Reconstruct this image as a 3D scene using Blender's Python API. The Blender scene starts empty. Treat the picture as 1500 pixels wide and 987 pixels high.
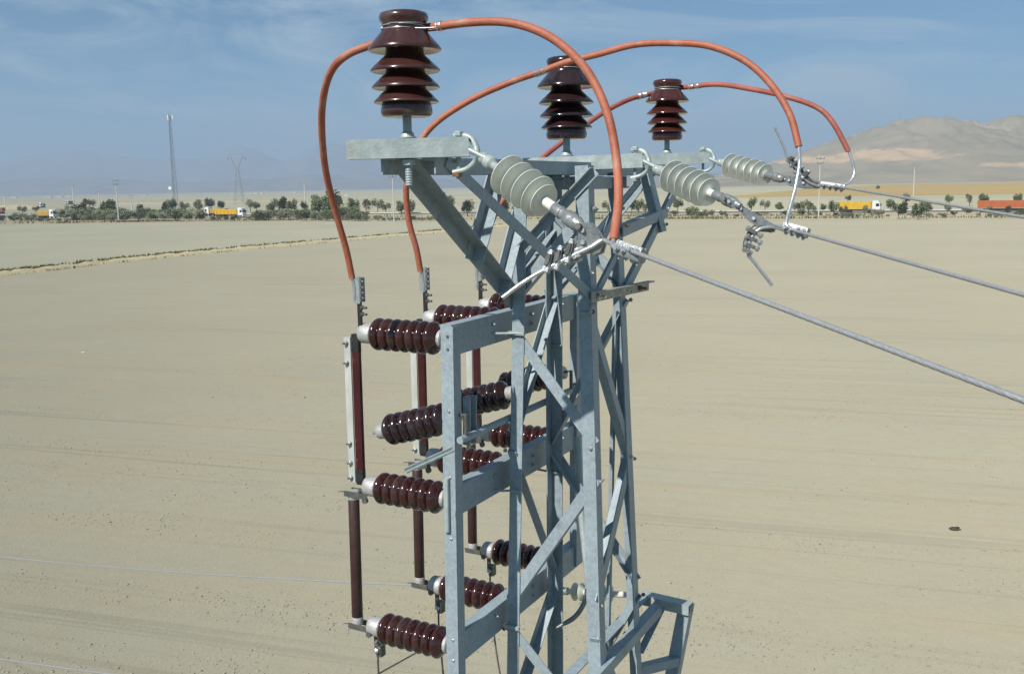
import bpy, bmesh, math, random
from mathutils import Vector, Matrix
random.seed(7)
VV = Vector
sc = bpy.context.scene
COL = sc.collection
# ------------------------------------------------------------------ camera
FPX, IW, IH, CH = 1400.0, 1500.0, 987.0, 10.5      # focal length in photo pixels, camera height in metres
PITCH, ROLL = math.atan(222/1400), 0.018
CAM = VV((0, 0, CH))
FWD = VV((0, math.cos(PITCH), -math.sin(PITCH)))
_r0, _u0 = VV((1, 0, 0)), VV((0, math.sin(PITCH), math.cos(PITCH)))
RGT = _r0*math.cos(ROLL) - _u0*math.sin(ROLL)
UPV = _u0*math.cos(ROLL) + _r0*math.sin(ROLL)
cd = bpy.data.cameras.new('camera'); cam = bpy.data.objects.new('camera', cd); COL.objects.link(cam)
cd.sensor_width = 36; cd.lens = FPX/IW*36; cd.clip_start = 0.05; cd.clip_end = 40000
cam.matrix_world = Matrix(((RGT.x, UPV.x, -FWD.x, CAM.x), (RGT.y, UPV.y, -FWD.y, CAM.y), (RGT.z, UPV.z, -FWD.z, CAM.z), (0, 0, 0, 1)))
sc.camera = cam
# ------------------------------------------------------------------ world, sun, exposure
SUN_AZ, SUN_EL = math.radians(40), math.radians(43)     # azimuth measured from straight behind the camera towards its left
TO_SUN = VV((-math.sin(SUN_AZ)*math.cos(SUN_EL), -math.cos(SUN_AZ)*math.cos(SUN_EL), math.sin(SUN_EL)))
w = bpy.data.worlds.new('World'); sc.world = w; w.use_nodes = True
nt = w.node_tree; nt.nodes.clear()
out = nt.nodes.new('ShaderNodeOutputWorld'); bg = nt.nodes.new('ShaderNodeBackground'); sky = nt.nodes.new('ShaderNodeTexSky')
sky.sky_type = 'NISHITA'; sky.sun_disc = False; sky.sun_elevation = SUN_EL
sky.sun_rotation = math.atan2(TO_SUN.x, TO_SUN.y)
sky.altitude = 2000; sky.air_density = 0.8; sky.dust_density = 0.0; sky.ozone_density = 2.2
bg.inputs['Strength'].default_value = 0.065
tc = nt.nodes.new('ShaderNodeTexCoord'); mp = nt.nodes.new('ShaderNodeMapping')     # thin cirrus, the same all round
mp.inputs['Scale'].default_value = (1.5, 1.5, 6.5); mp.inputs['Rotation'].default_value = (0.10, -0.30, -0.25); mp.inputs['Location'].default_value = (1.7, 0.6, 0.2)
n1 = nt.nodes.new('ShaderNodeTexNoise'); n1.inputs['Scale'].default_value = 2.1; n1.inputs['Detail'].default_value = 10; n1.inputs['Roughness'].default_value = 0.64; n1.inputs['Distortion'].default_value = 1.1
rmp = nt.nodes.new('ShaderNodeMapRange'); rmp.inputs[1].default_value = 0.45; rmp.inputs[2].default_value = 0.66; rmp.inputs[3].default_value = 0.0; rmp.inputs[4].default_value = 0.8
mx = nt.nodes.new('ShaderNodeMix'); mx.data_type = 'RGBA'
nt.links.new(tc.outputs['Generated'], mp.inputs['Vector']); nt.links.new(mp.outputs[0], n1.inputs['Vector'])
nt.links.new(n1.outputs['Fac'], rmp.inputs[0]); nt.links.new(rmp.outputs[0], mx.inputs[0])
tn = nt.nodes.new('ShaderNodeMix'); tn.data_type = 'RGBA'; tn.blend_type = 'MULTIPLY'; tn.inputs[0].default_value = 1.0; tn.inputs[7].default_value = (0.58, 1.04, 1.11, 1)      # camera white balance of the whole sky
nt.links.new(sky.outputs[0], tn.inputs[6]); nt.links.new(tn.outputs[2], mx.inputs[6]); mx.inputs[7].default_value = (6.2, 8.0, 9.2, 1)
nt.links.new(mx.outputs[2], bg.inputs['Color']); nt.links.new(bg.outputs[0], out.inputs['Surface'])
sl = bpy.data.lights.new('sun', 'SUN'); sl.energy = 5.0; sl.angle = math.radians(0.5); sl.color = (1.0, 0.95, 0.87)
so = bpy.data.objects.new('sun', sl); COL.objects.link(so); so.location = (-20, -20, 40)
so.rotation_euler = TO_SUN.to_track_quat('Z', 'Y').to_euler()
sc.view_settings.view_transform = 'Standard'; sc.view_settings.look = 'None'
sc.view_settings.exposure = 0.27; sc.view_settings.gamma = 1.0; sc.view_settings.use_curve_mapping = False
sc.render.engine = 'CYCLES'
sc.cycles.volume_bounces = 1; sc.cycles.max_bounces = 8

# ------------------------------------------------------------------ pixel helpers (a pixel gives a direction; planes give the distance)
def ray(x, y): return FWD + RGT*((x-750)/FPX) + UPV*((493.5-y)/FPX)
def atY(x, y, Y):
    d = ray(x, y); return CAM + d*(Y/d.y)
def onpl(x, y, P, N):
    d = ray(x, y); return CAM + d*((P-CAM).dot(N)/d.dot(N))
def G(x, y, z=0.0):
    d = ray(x, y); return CAM + d*((z-CH)/d.z)
def proj(P):
    q = P-CAM; k = q.dot(FWD); return 750+FPX*q.dot(RGT)/k, 493.5-FPX*q.dot(UPV)/k
TH = math.radians(29)
U = VV((math.sin(TH), math.cos(TH), 0)); V = VV((math.cos(TH), -math.sin(TH), 0)); Z = VV((0, 0, 1))

# ------------------------------------------------------------------ materials
MATS = {}
def mat(name, c1, c2=None, rough=0.5, metal=0.0, scale=20, detail=4, lo=0.35, hi=0.65, bump=0.0, bscale=None, coat=0.0, rvar=0.0, spots=None, trans=0.0, stretch=None, spec=0.5):
    m = bpy.data.materials.new(name); m.use_nodes = True; t = m.node_tree
    b = t.nodes['Principled BSDF']
    b.inputs['Roughness'].default_value = rough; b.inputs['Metallic'].default_value = metal
    b.inputs['Coat Weight'].default_value = coat; b.inputs['Coat Roughness'].default_value = 0.06
    b.inputs['Specular IOR Level'].default_value = spec
    b.inputs['Base Color'].default_value = (*c1, 1)
    co = t.nodes.new('ShaderNodeTexCoord'); vec = co.outputs['Object']
    if stretch:
        mm = t.nodes.new('ShaderNodeMapping'); mm.inputs['Scale'].default_value = stretch; t.links.new(vec, mm.inputs['Vector']); vec = mm.outputs[0]
    n = t.nodes.new('ShaderNodeTexNoise'); n.inputs['Scale'].default_value = scale; n.inputs['Detail'].default_value = detail
    t.links.new(vec, n.inputs['Vector'])
    if c2:
        r = t.nodes.new('ShaderNodeMapRange'); r.inputs[1].default_value = lo; r.inputs[2].default_value = hi
        t.links.new(n.outputs['Fac'], r.inputs[0])
        x = t.nodes.new('ShaderNodeMix'); x.data_type = 'RGBA'; x.inputs[6].default_value = (*c1, 1); x.inputs[7].default_value = (*c2, 1)
        t.links.new(r.outputs[0], x.inputs[0]); last = x.outputs[2]
        if spots:
            n3 = t.nodes.new('ShaderNodeTexNoise'); n3.inputs['Scale'].default_value = spots[1]; n3.inputs['Detail'].default_value = 6
            t.links.new(vec, n3.inputs['Vector'])
            r3 = t.nodes.new('ShaderNodeMapRange'); r3.inputs[1].default_value = spots[2]; r3.inputs[2].default_value = spots[3]
            t.links.new(n3.outputs['Fac'], r3.inputs[0])
            x3 = t.nodes.new('ShaderNodeMix'); x3.data_type = 'RGBA'; x3.inputs[7].default_value = (*spots[0], 1)
            t.links.new(last, x3.inputs[6]); t.links.new(r3.outputs[0], x3.inputs[0]); last = x3.outputs[2]
        t.links.new(last, b.inputs['Base Color'])
    if rvar:
        r2 = t.nodes.new('ShaderNodeMapRange'); r2.inputs[3].default_value = rough-rvar; r2.inputs[4].default_value = rough+rvar
        t.links.new(n.outputs['Fac'], r2.inputs[0]); t.links.new(r2.outputs[0], b.inputs['Roughness'])
    if bump:
        nb = t.nodes.new('ShaderNodeTexNoise'); nb.inputs['Scale'].default_value = bscale or scale; nb.inputs['Detail'].default_value = 5
        t.links.new(vec, nb.inputs['Vector'])
        bp = t.nodes.new('ShaderNodeBump'); bp.inputs['Strength'].default_value = bump; bp.inputs['Distance'].default_value = 0.01
        t.links.new(nb.outputs['Fac'], bp.inputs['Height']); t.links.new(bp.outputs[0], b.inputs['Normal'])
    MATS[name] = m; return m
mat('galv', (0.265, 0.325, 0.36), (0.33, 0.395, 0.428), rough=0.5, metal=0.08, spec=0.3, scale=60, detail=6, bump=0.08, bscale=220, rvar=0.12, spots=((0.18, 0.215, 0.235), 14, 0.60, 0.85))
def spangle(m, amt=0.22, scale=260):
    t = m.node_tree; b = t.nodes['Principled BSDF']; src = b.inputs['Base Color'].links[0].from_socket
    co = t.nodes.new('ShaderNodeTexCoord'); v = t.nodes.new('ShaderNodeTexVoronoi'); v.inputs['Scale'].default_value = scale; t.links.new(co.outputs['Object'], v.inputs['Vector'])
    hs = t.nodes.new('ShaderNodeSeparateColor'); t.links.new(v.outputs['Color'], hs.inputs[0])
    n = t.nodes.new('ShaderNodeTexNoise'); n.inputs['Scale'].default_value = 3.0; n.inputs['Detail'].default_value = 8; n.inputs['Roughness'].default_value = 0.7; t.links.new(co.outputs['Object'], n.inputs['Vector'])
    a = t.nodes.new('ShaderNodeMath'); a.operation = 'MULTIPLY_ADD'; t.links.new(hs.outputs[0], a.inputs[0]); a.inputs[1].default_value = amt; t.links.new(n.outputs['Fac'], a.inputs[2])
    r = t.nodes.new('ShaderNodeMapRange'); r.inputs[1].default_value = 0.3; r.inputs[2].default_value = 0.9; r.inputs[3].default_value = 0.80; r.inputs[4].default_value = 1.16; t.links.new(a.outputs[0], r.inputs[0])
    x = t.nodes.new('ShaderNodeVectorMath'); x.operation = 'SCALE'; t.links.new(src, x.inputs[0]); t.links.new(r.outputs[0], x.inputs['Scale'])
    t.links.new(x.outputs[0], b.inputs['Base Color'])
spangle(MATS['galv'])
mat('galv_new', (0.33, 0.39, 0.385), (0.42, 0.48, 0.47), rough=0.42, metal=0.15, scale=30, detail=6, bump=0.15, bscale=120, rvar=0.14, spots=((0.32, 0.34, 0.32), 14, 0.60, 0.75))
mat('galv_dirty', (0.30, 0.30, 0.27), (0.44, 0.45, 0.42), rough=0.6, metal=0.2, scale=25, detail=6, bump=0.2, bscale=90, spots=((0.17, 0.12, 0.08), 40, 0.58, 0.68))
mat('bolt_steel', (0.34, 0.35, 0.35), (0.46, 0.48, 0.47), rough=0.38, metal=0.6, scale=90, rvar=0.1)
mat('rusty_bolt', (0.16, 0.08, 0.04), (0.25, 0.15, 0.09), rough=0.8, metal=0.1, scale=120)
mat('clamp_metal', (0.25, 0.27, 0.275), (0.34, 0.36, 0.365), rough=0.4, metal=0.45, scale=60, bump=0.2, bscale=200, rvar=0.1)
mat('bright_metal', (0.60, 0.61, 0.61), (0.72, 0.73, 0.73), rough=0.3, metal=0.75, scale=60, rvar=0.08)
mat('aluminium', (0.36, 0.37, 0.38), (0.46, 0.47, 0.48), rough=0.45, metal=0.5, scale=150)
mat('cap_cast', (0.42, 0.42, 0.41), (0.53, 0.53, 0.515), rough=0.5, metal=0.35, scale=35, bump=0.3, bscale=150, spots=((0.36, 0.35, 0.32), 22, 0.58, 0.72))
mat('porcelain', (0.032, 0.009, 0.008), (0.050, 0.014, 0.012), rough=0.16, coat=0.6, scale=14, detail=6, rvar=0.07, spots=((0.10, 0.07, 0.06), 9, 0.52, 0.82))
mat('porcelain_dusty', (0.042, 0.014, 0.012), (0.062, 0.023, 0.019), rough=0.26, coat=0.5, scale=16, detail=6, rvar=0.1, spots=((0.19, 0.165, 0.155), 6, 0.50, 0.78))
mat('porcelain_dark', (0.018, 0.0075, 0.0085), (0.030, 0.013, 0.014), rough=0.2, coat=0.5, scale=16, detail=6, rvar=0.1, spots=((0.07, 0.06, 0.062), 7, 0.56, 0.85))
mat('porcelain_red', (0.050, 0.012, 0.010), (0.066, 0.018, 0.014), rough=0.17, coat=0.6, scale=16, detail=6, rvar=0.07, spots=((0.11, 0.06, 0.05), 8, 0.60, 0.85))
mat('silicone', (0.62, 0.64, 0.58), (0.70, 0.72, 0.65), rough=0.6, scale=24, detail=6, bump=0.05, bscale=60, spots=((0.54, 0.55, 0.50), 30, 0.55, 0.8))
mat('core_white', (0.66, 0.66, 0.58), (0.74, 0.73, 0.66), rough=0.5, scale=50)
mat('cable_orange', (0.33, 0.092, 0.048), (0.44, 0.145, 0.085), rough=0.6, scale=9, detail=8, lo=0.3, hi=0.7, bump=0.25, bscale=60, rvar=0.12, spots=((0.46, 0.26, 0.19), 15, 0.54, 0.74))
mat('cable_pink', (0.30, 0.075, 0.055), (0.40, 0.12, 0.09), rough=0.6, scale=9, detail=8, bump=0.25, bscale=60, spots=((0.31, 0.13, 0.10), 12, 0.56, 0.72))
mat('maroon', (0.045, 0.007, 0.009), (0.06, 0.011, 0.012), rough=0.35, scale=18)
mat('fuse_brown', (0.040, 0.020, 0.018), (0.055, 0.028, 0.024), rough=0.45, scale=40, detail=6, spots=((0.09, 0.06, 0.05), 60, 0.66, 0.76))
mat('black_iron', (0.020, 0.021, 0.022), (0.04, 0.04, 0.04), rough=0.5, metal=0.3, scale=60)
mat('dark_fitting', (0.10, 0.105, 0.10), (0.17, 0.17, 0.16), rough=0.5, metal=0.4, scale=60)
mat('flat_bar', (0.46, 0.48, 0.44), (0.58, 0.60, 0.56), rough=0.5, metal=0.2, scale=18, stretch=(1, 1, 0.3))
mat('white_label', (0.7, 0.74, 0.78), rough=0.5)
# far things
mat('bark', (0.12, 0.09, 0.06), (0.18, 0.14, 0.10), rough=0.9, scale=6)
mat('leaf_olive', (0.115, 0.145, 0.06), (0.18, 0.205, 0.10), rough=0.8, scale=1.2)
mat('leaf_grey', (0.17, 0.185, 0.11), (0.23, 0.24, 0.155), rough=0.8, scale=1.2)
mat('leaf_dark', (0.085, 0.115, 0.045), (0.135, 0.165, 0.075), rough=0.8, scale=1.2)
mat('leaf_dry', (0.17, 0.12, 0.055), (0.22, 0.17, 0.08), rough=0.9, scale=1.2)
mat('weed', (0.10, 0.115, 0.04), (0.19, 0.18, 0.08), rough=0.9, scale=0.6)
mat('concrete', (0.52, 0.50, 0.45), (0.60, 0.58, 0.52), rough=0.85, scale=3)
mat('asphalt', (0.11, 0.108, 0.10), (0.15, 0.145, 0.135), rough=0.9, scale=0.3)
mat('rail_paint', (0.55, 0.55, 0.52), (0.62, 0.62, 0.6), rough=0.6, scale=1)
mat('truck_white', (0.78, 0.79, 0.80), (0.72, 0.72, 0.72), rough=0.35, scale=1.5, coat=0.3)
mat('truck_yellow', (0.75, 0.48, 0.03), (0.66, 0.40, 0.03), rough=0.45, scale=1.0)
mat('truck_ochre', (0.60, 0.40, 0.09), (0.50, 0.33, 0.09), rough=0.55, scale=1.0)
mat('truck_orange', (0.52, 0.15, 0.045), (0.44, 0.13, 0.05), rough=0.5, scale=1.0)
mat('truck_brown', (0.26, 0.12, 0.06), (0.34, 0.16, 0.07), rough=0.6, scale=1.0)
mat('truck_dark', (0.045, 0.045, 0.05), (0.07, 0.07, 0.07), rough=0.6, scale=2)
mat('tyre', (0.018, 0.018, 0.019), rough=0.85)
mat('glass', (0.02, 0.025, 0.03), rough=0.08, coat=0.3)
mat('mast_steel', (0.12, 0.16, 0.17), (0.17, 0.21, 0.22), rough=0.6, metal=0.2, scale=0.4)
mat('pylon_steel', (0.30, 0.31, 0.32), rough=0.6, metal=0.3)
mat('house_wall', (0.66, 0.64, 0.58), (0.72, 0.70, 0.65), rough=0.9, scale=0.2)
mat('house_roof', (0.45, 0.42, 0.38), (0.52, 0.48, 0.43), rough=0.9, scale=0.2)

# ground-like materials, with world-space coordinates
def soil(name, c1, c2, c3, fur=None, bump=0.6, fine=9.0, patch=0.05, streak=0.5, pebbles=True):
    m = bpy.data.materials.new(name); m.use_nodes = True; t = m.node_tree; L = t.links.new
    b = t.nodes['Principled BSDF']; b.inputs['Roughness'].default_value = 0.95; b.inputs['Specular IOR Level'].default_value = 0.15; b.inputs['Diffuse Roughness'].default_value = 1.0
    co = t.nodes.new('ShaderNodeTexCoord')
    def noise(scale, detail, st=None, rough=0.55, rot=0.0):
        mm = t.nodes.new('ShaderNodeMapping'); mm.vector_type = 'TEXTURE'
        mm.inputs['Rotation'].default_value = (0, 0, rot); mm.inputs['Scale'].default_value = st or (1, 1, 1)
        L(co.outputs['Object'], mm.inputs['Vector'])
        n = t.nodes.new('ShaderNodeTexNoise'); n.inputs['Scale'].default_value = scale; n.inputs['Detail'].default_value = detail; n.inputs['Roughness'].default_value = rough
        L(mm.outputs[0], n.inputs['Vector']); return n.outputs['Fac']
    def rng(s, a, c, d=0.0, e=1.0):
        r = t.nodes.new('ShaderNodeMapRange'); r.inputs[1].default_value = a; r.inputs[2].default_value = c; r.inputs[3].default_value = d; r.inputs[4].default_value = e
        L(s, r.inputs[0]); return r.outputs[0]
    def mix(f, a, c):
        x = t.nodes.new('ShaderNodeMix'); x.data_type = 'RGBA'; L(f, x.inputs[0])
        for s, k in ((a, 6), (c, 7)):
            if isinstance(s, tuple): x.inputs[k].default_value = (*s, 1)
            else: L(s, x.inputs[k])
        return x.outputs[2]
    rot = fur if fur is not None else 0.0
    c = mix(rng(noise(patch, 5), 0.35, 0.65), c1, c2)
    if pebbles:
        c = mix(rng(noise(0.35, 8, (3.5, 1, 1), 0.68, rot), 0.42, 0.70, 0, 0.55), c, c3)
        c = mix(rng(noise(2.6, 8, (2.0, 1, 1), 0.75, rot), 0.40, 0.66, 0, 0.30), c, tuple(v*0.74 for v in c1))
        c = mix(rng(noise(30, 5, None, 0.8), 0.44, 0.66, 0, 0.34), c, tuple(v*1.3 for v in c1))
    st = rng(noise(0.42, 6, (26, 1, 1), 0.6, rot), 0.56, 0.74, 0, streak)
    c = mix(st, c, c3)
    st2 = rng(noise(0.9, 6, (14, 1, 1), 0.65, rot), 0.58, 0.75, 0, streak*0.8)
    dk = tuple(v*0.72 for v in c1); c = mix(st2, c, dk)
    if fur is not None and pebbles:                   # thin drill lines left by the plough
        q = t.nodes.new('ShaderNodeMath'); q.operation = 'SUBTRACT'; q.inputs[1].default_value = 0.5; L(noise(0.55, 3, (70, 1, 1), 0.5, rot), q.inputs[0])
        ab = t.nodes.new('ShaderNodeMath'); ab.operation = 'ABSOLUTE'; L(q.outputs[0], ab.inputs[0])
        ml = t.nodes.new('ShaderNodeMath'); ml.operation = 'MULTIPLY'; L(rng(ab.outputs[0], 0.0, 0.016, 0.42, 0.0), ml.inputs[0]); L(rng(noise(0.12, 4, (5, 1, 1), 0.6, rot), 0.40, 0.62), ml.inputs[1])
        c = mix(ml.outputs[0], c, tuple(v*0.6 for v in c1))
    if pebbles:
        c = mix(rng(noise(fine*1.3, 4, None, 0.7), 0.60, 0.74, 0, 0.40), c, tuple(v*0.62 for v in c1))
        c = mix(rng(noise(fine*2.0, 3, None, 0.7), 0.62, 0.72, 0, 0.55), c, tuple(min(1, v*1.35) for v in c1))
    L(c, b.inputs['Base Color'])
    if bump:
        ad = t.nodes.new('ShaderNodeMath'); ad.operation = 'MULTIPLY_ADD'; L(noise(1.1, 4, (10, 1, 1), 0.6, rot), ad.inputs[0]); ad.inputs[1].default_value = 1.6; L(noise(fine, 6, None, 0.72), ad.inputs[2])
        bp = t.nodes.new('ShaderNodeBump'); bp.inputs['Strength'].default_value = bump; bp.inputs['Distance'].default_value = 0.07
        L(ad.outputs[0], bp.inputs['Height']); L(bp.outputs[0], b.inputs['Normal'])
    MATS[name] = m
FUR = math.atan2(0.30, -1.0)
soil('field_soil', (0.312, 0.296, 0.225), (0.282, 0.268, 0.205), (0.33, 0.278, 0.18), fur=FUR, bump=0.65)
soil('far_field_soil', (0.325, 0.314, 0.236), (0.295, 0.286, 0.212), (0.30, 0.27, 0.18), fur=-0.2, bump=0.2, fine=2.0, patch=0.03, pebbles=False)
soil('plain_soil', (0.35, 0.325, 0.235), (0.285, 0.275, 0.185), (0.225, 0.22, 0.14), fur=0.0, bump=0.0, patch=0.006, streak=0.5, pebbles=False)
soil('verge_soil', (0.36, 0.31, 0.22), (0.28, 0.25, 0.17), (0.20, 0.18, 0.10), fur=-0.25, bump=0.3, fine=1.0, patch=0.08, pebbles=False)
soil('berm_soil', (0.47, 0.41, 0.27), (0.42, 0.37, 0.24), (0.30, 0.26, 0.14), fur=1.1, bump=0.5, fine=3.0, patch=0.2)
soil('ochre_crop', (0.33, 0.235, 0.085), (0.29, 0.215, 0.09), (0.24, 0.185, 0.08), fur=0.0, bump=0.0, patch=0.01, pebbles=False)
mat('clod', (0.31, 0.293, 0.222), (0.36, 0.34, 0.26), rough=0.95, scale=8, spec=0.1)
mat('dark_clump', (0.05, 0.045, 0.03), (0.09, 0.08, 0.05), rough=0.95, scale=20)

def hill_mat(name, c1, c2, cut, cuts):
    m = bpy.data.materials.new(name); m.use_nodes = True; t = m.node_tree; L = t.links.new
    b = t.nodes['Principled BSDF']; b.inputs['Roughness'].default_value = 0.95; b.inputs['Specular IOR Level'].default_value = 0.1
    co = t.nodes.new('ShaderNodeTexCoord')
    n = t.nodes.new('ShaderNodeTexNoise'); n.inputs['Scale'].default_value = 0.006; n.inputs['Detail'].default_value = 8; L(co.outputs['Object'], n.inputs['Vector'])
    r = t.nodes.new('ShaderNodeMapRange'); r.inputs[1].default_value = 0.38; r.inputs[2].default_value = 0.62; L(n.outputs['Fac'], r.inputs[0])
    x = t.nodes.new('ShaderNodeMix'); x.data_type = 'RGBA'; x.inputs[6].default_value = (*c1, 1); x.inputs[7].default_value = (*c2, 1); L(r.outputs[0], x.inputs[0]); last = x.outputs[2]
    for (P, sx, sy, sz) in cuts:                       # bare rock faces
        mm = t.nodes.new('ShaderNodeMapping'); mm.vector_type = 'TEXTURE'; mm.inputs['Location'].default_value = P; mm.inputs['Scale'].default_value = (sx, sy, sz)
        L(co.outputs['Object'], mm.inputs['Vector'])
        ln = t.nodes.new('ShaderNodeVectorMath'); ln.operation = 'LENGTH'; L(mm.outputs[0], ln.inputs[0])
        n2 = t.nodes.new('ShaderNodeTexNoise'); n2.inputs['Scale'].default_value = 0.018; n2.inputs['Detail'].default_value = 8; n2.inputs['Roughness'].default_value = 0.65; L(co.outputs['Object'], n2.inputs['Vector'])
        ad = t.nodes.new('ShaderNodeMath'); ad.operation = 'MULTIPLY_ADD'; L(n2.outputs['Fac'], ad.inputs[0]); ad.inputs[1].default_value = 2.2; L(ln.outputs['Value'], ad.inputs[2])
        r2 = t.nodes.new('ShaderNodeMapRange'); r2.inputs[1].default_value = 2.15; r2.inputs[2].default_value = 1.75; r2.inputs[4].default_value = 0.9; L(ad.outputs[0], r2.inputs[0])
        x2 = t.nodes.new('ShaderNodeMix'); x2.data_type = 'RGBA'; L(r2.outputs[0], x2.inputs[0]); L(last, x2.inputs[6]); x2.inputs[7].default_value = (*cut, 1); last = x2.outputs[2]
    L(last, b.inputs['Base Color']); MATS[name] = m

# ------------------------------------------------------------------ mesh helpers
ORG = {}
class MB:
    def __init__(s): s.v = []; s.f = []
    def add(s, vs, fs):
        o = len(s.v); s.v += [VV(p) for p in vs]; s.f += [tuple(i+o for i in f) for f in fs]; return s
    def prism(s, prof, p0, p1, a, b, a1=None, b1=None):
        n = len(prof); a1 = a1 or a; b1 = b1 or b
        vs = [p0+a*x+b*y for x, y in prof]+[p1+a1*x+b1*y for x, y in prof]
        fs = [(i, (i+1) % n, n+(i+1) % n, n+i) for i in range(n)]+[tuple(reversed(range(n))), tuple(range(n, 2*n))]
        return s.add(vs, fs)
    def box(s, c, ax, ay, az):           # centre and half axes
        return s.prism([(-1, -1), (1, -1), (1, 1), (-1, 1)], c-az, c+az, ax, ay)
    def bbox(s, c, ax, ay, az, bev=0.15):          # box with chamfered long edges
        k = 1-bev; return s.prism([(-k, -1), (k, -1), (1, -k), (1, k), (k, 1), (-k, 1), (-1, k), (-1, -k)], c-az, c+az, ax, ay)
    def ang(s, p0, p1, a, b, w=0.045, t=0.005, w2=None):
        d = (p1-p0).normalized(); a = (a-d*a.dot(d)).normalized(); b = (b-d*b.dot(d)-a*b.dot(a)).normalized(); w2 = w2 or w
        return s.prism([(0, 0), (w, 0), (w, t), (t, t), (t, w2), (0, w2)], p0, p1, a, b)
    def chan(s, p0, p1, a, b, h, w, t=0.006):
        d = (p1-p0).normalized(); a = (a-d*a.dot(d)).normalized(); b = (b-d*b.dot(d)-a*b.dot(a)).normalized(); h /= 2
        return s.prism([(-h, 0), (h, 0), (h, w), (h-t, w), (h-t, t), (-h+t, t), (-h+t, w), (-h, w)], p0, p1, a, b)
    def tube(s, pts, r, n=10, caps=True, lobes=0, twist=0.0):
        rs = r if isinstance(r, (list, tuple)) else [r]*len(pts); rings = []; base = len(s.v)
        up = None; dist = 0
        for i, p in enumerate(pts):
            d = (pts[min(i+1, len(pts)-1)]-pts[max(i-1, 0)]).normalized()
            if up is None: up = d.orthogonal().normalized()
            up = (up-d*up.dot(d)).normalized(); sd = d.cross(up)
            if i: dist += (p-pts[i-1]).length
            for k in range(n):
                q = 2*math.pi*k/n; rr = rs[i]
                if lobes: rr = rs[i]*(0.90+0.10*abs(math.cos(lobes*q/2))); q += twist*dist
                s.v.append(p+up*math.cos(q)*rr+sd*math.sin(q)*rr)
        m = len(pts)
        for i in range(m-1):
            for k in range(n):
                a0 = base+i*n+k; a1 = base+i*n+(k+1) % n; s.f.append((a0, a1, a1+n, a0+n))
        if caps: s.f.append(tuple(base+k for k in reversed(range(n)))); s.f.append(tuple(base+(m-1)*n+k for k in range(n)))
        return s
    def lathe(s, prof, o, ax, n=32, caps=True):    # prof = [(radius, height along ax)]
        ax = ax.normalized(); e1 = ax.orthogonal().normalized(); e2 = ax.cross(e1); base = len(s.v)
        for r, h in prof:
            for k in range(n):
                q = 2*math.pi*k/n; s.v.append(o+ax*h+e1*(r*math.cos(q))+e2*(r*math.sin(q)))
        for i in range(len(prof)-1):
            for k in range(n):
                a0 = base+i*n+k; a1 = base+i*n+(k+1) % n; s.f.append((a0, a1, a1+n, a0+n))
        if caps: s.f.append(tuple(base+k for k in reversed(range(n)))); s.f.append(tuple(base+(len(prof)-1)*n+k for k in range(n)))
        return s
    def bolt(s, p, ax, r=0.009, h=0.007, shank=0.0):
        ax = ax.normalized(); s.lathe([(r, 0), (r, h*0.85), (r*0.85, h)], p, ax, 6)
        if shank: s.lathe([(r*0.5, h*0.5), (r*0.5, h+shank)], p, ax, 8)
        return s
    def build(s, name, m, parent=None, loc=None, sharp=40):
        o0 = ORG[parent.name] if parent else (VV(loc) if loc is not None else VV((0, 0, 0)))
        me = bpy.data.meshes.new(name); me.from_pydata([p-o0 for p in s.v], [], s.f)
        bm = bmesh.new(); bm.from_mesh(me); bmesh.ops.recalc_face_normals(bm, faces=bm.faces); bm.to_mesh(me); bm.free()
        me.polygons.foreach_set('use_smooth', [True]*len(me.polygons)); me.set_sharp_from_angle(angle=math.radians(sharp))
        me.materials.append(MATS[m]); me.update()
        ob = bpy.data.objects.new(name, me); COL.objects.link(ob)
        if parent: ob.parent = parent
        else: ob.location = o0
        ORG[ob.name] = o0; return ob
def tag(o, label, cat, group=None, kind=None):
    o['label'] = label; o['category'] = cat
    if group: o['group'] = group
    if kind: o['kind'] = kind
    return o
def thing(name, label, cat, loc, group=None):
    o = bpy.data.objects.new(name, None); COL.objects.link(o); o.location = loc; o.empty_display_size = 0.1
    ORG[o.name] = VV(loc); return tag(o, label, cat, group)
def copy_tree(o, loc=None, label=None, parent=None, rotz=None, scale=None):
    c = o.copy(); COL.objects.link(c)
    if parent: c.parent = parent
    if loc is not None: c.location = loc
    if label: c['label'] = label
    if rotz is not None: c.rotation_euler = (0, 0, rotz)
    if scale is not None: c.scale = scale
    for ch in list(o.children): copy_tree(ch, parent=c)
    return c
def spl(P, n=8):          # Catmull-Rom through points
    R = []; Q = [P[0]*2-P[1]]+list(P)+[P[-1]*2-P[-2]]
    for i in range(1, len(Q)-2):
        for k in range(n):
            t = k/n; a, b, c, d = Q[i-1], Q[i], Q[i+1], Q[i+2]
            R.append(0.5*((2*b)+(c-a)*t+(2*a-5*b+4*c-d)*t*t+(3*b-a-3*c+d)*t**3))
    R.append(P[-1]); return R
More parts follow.
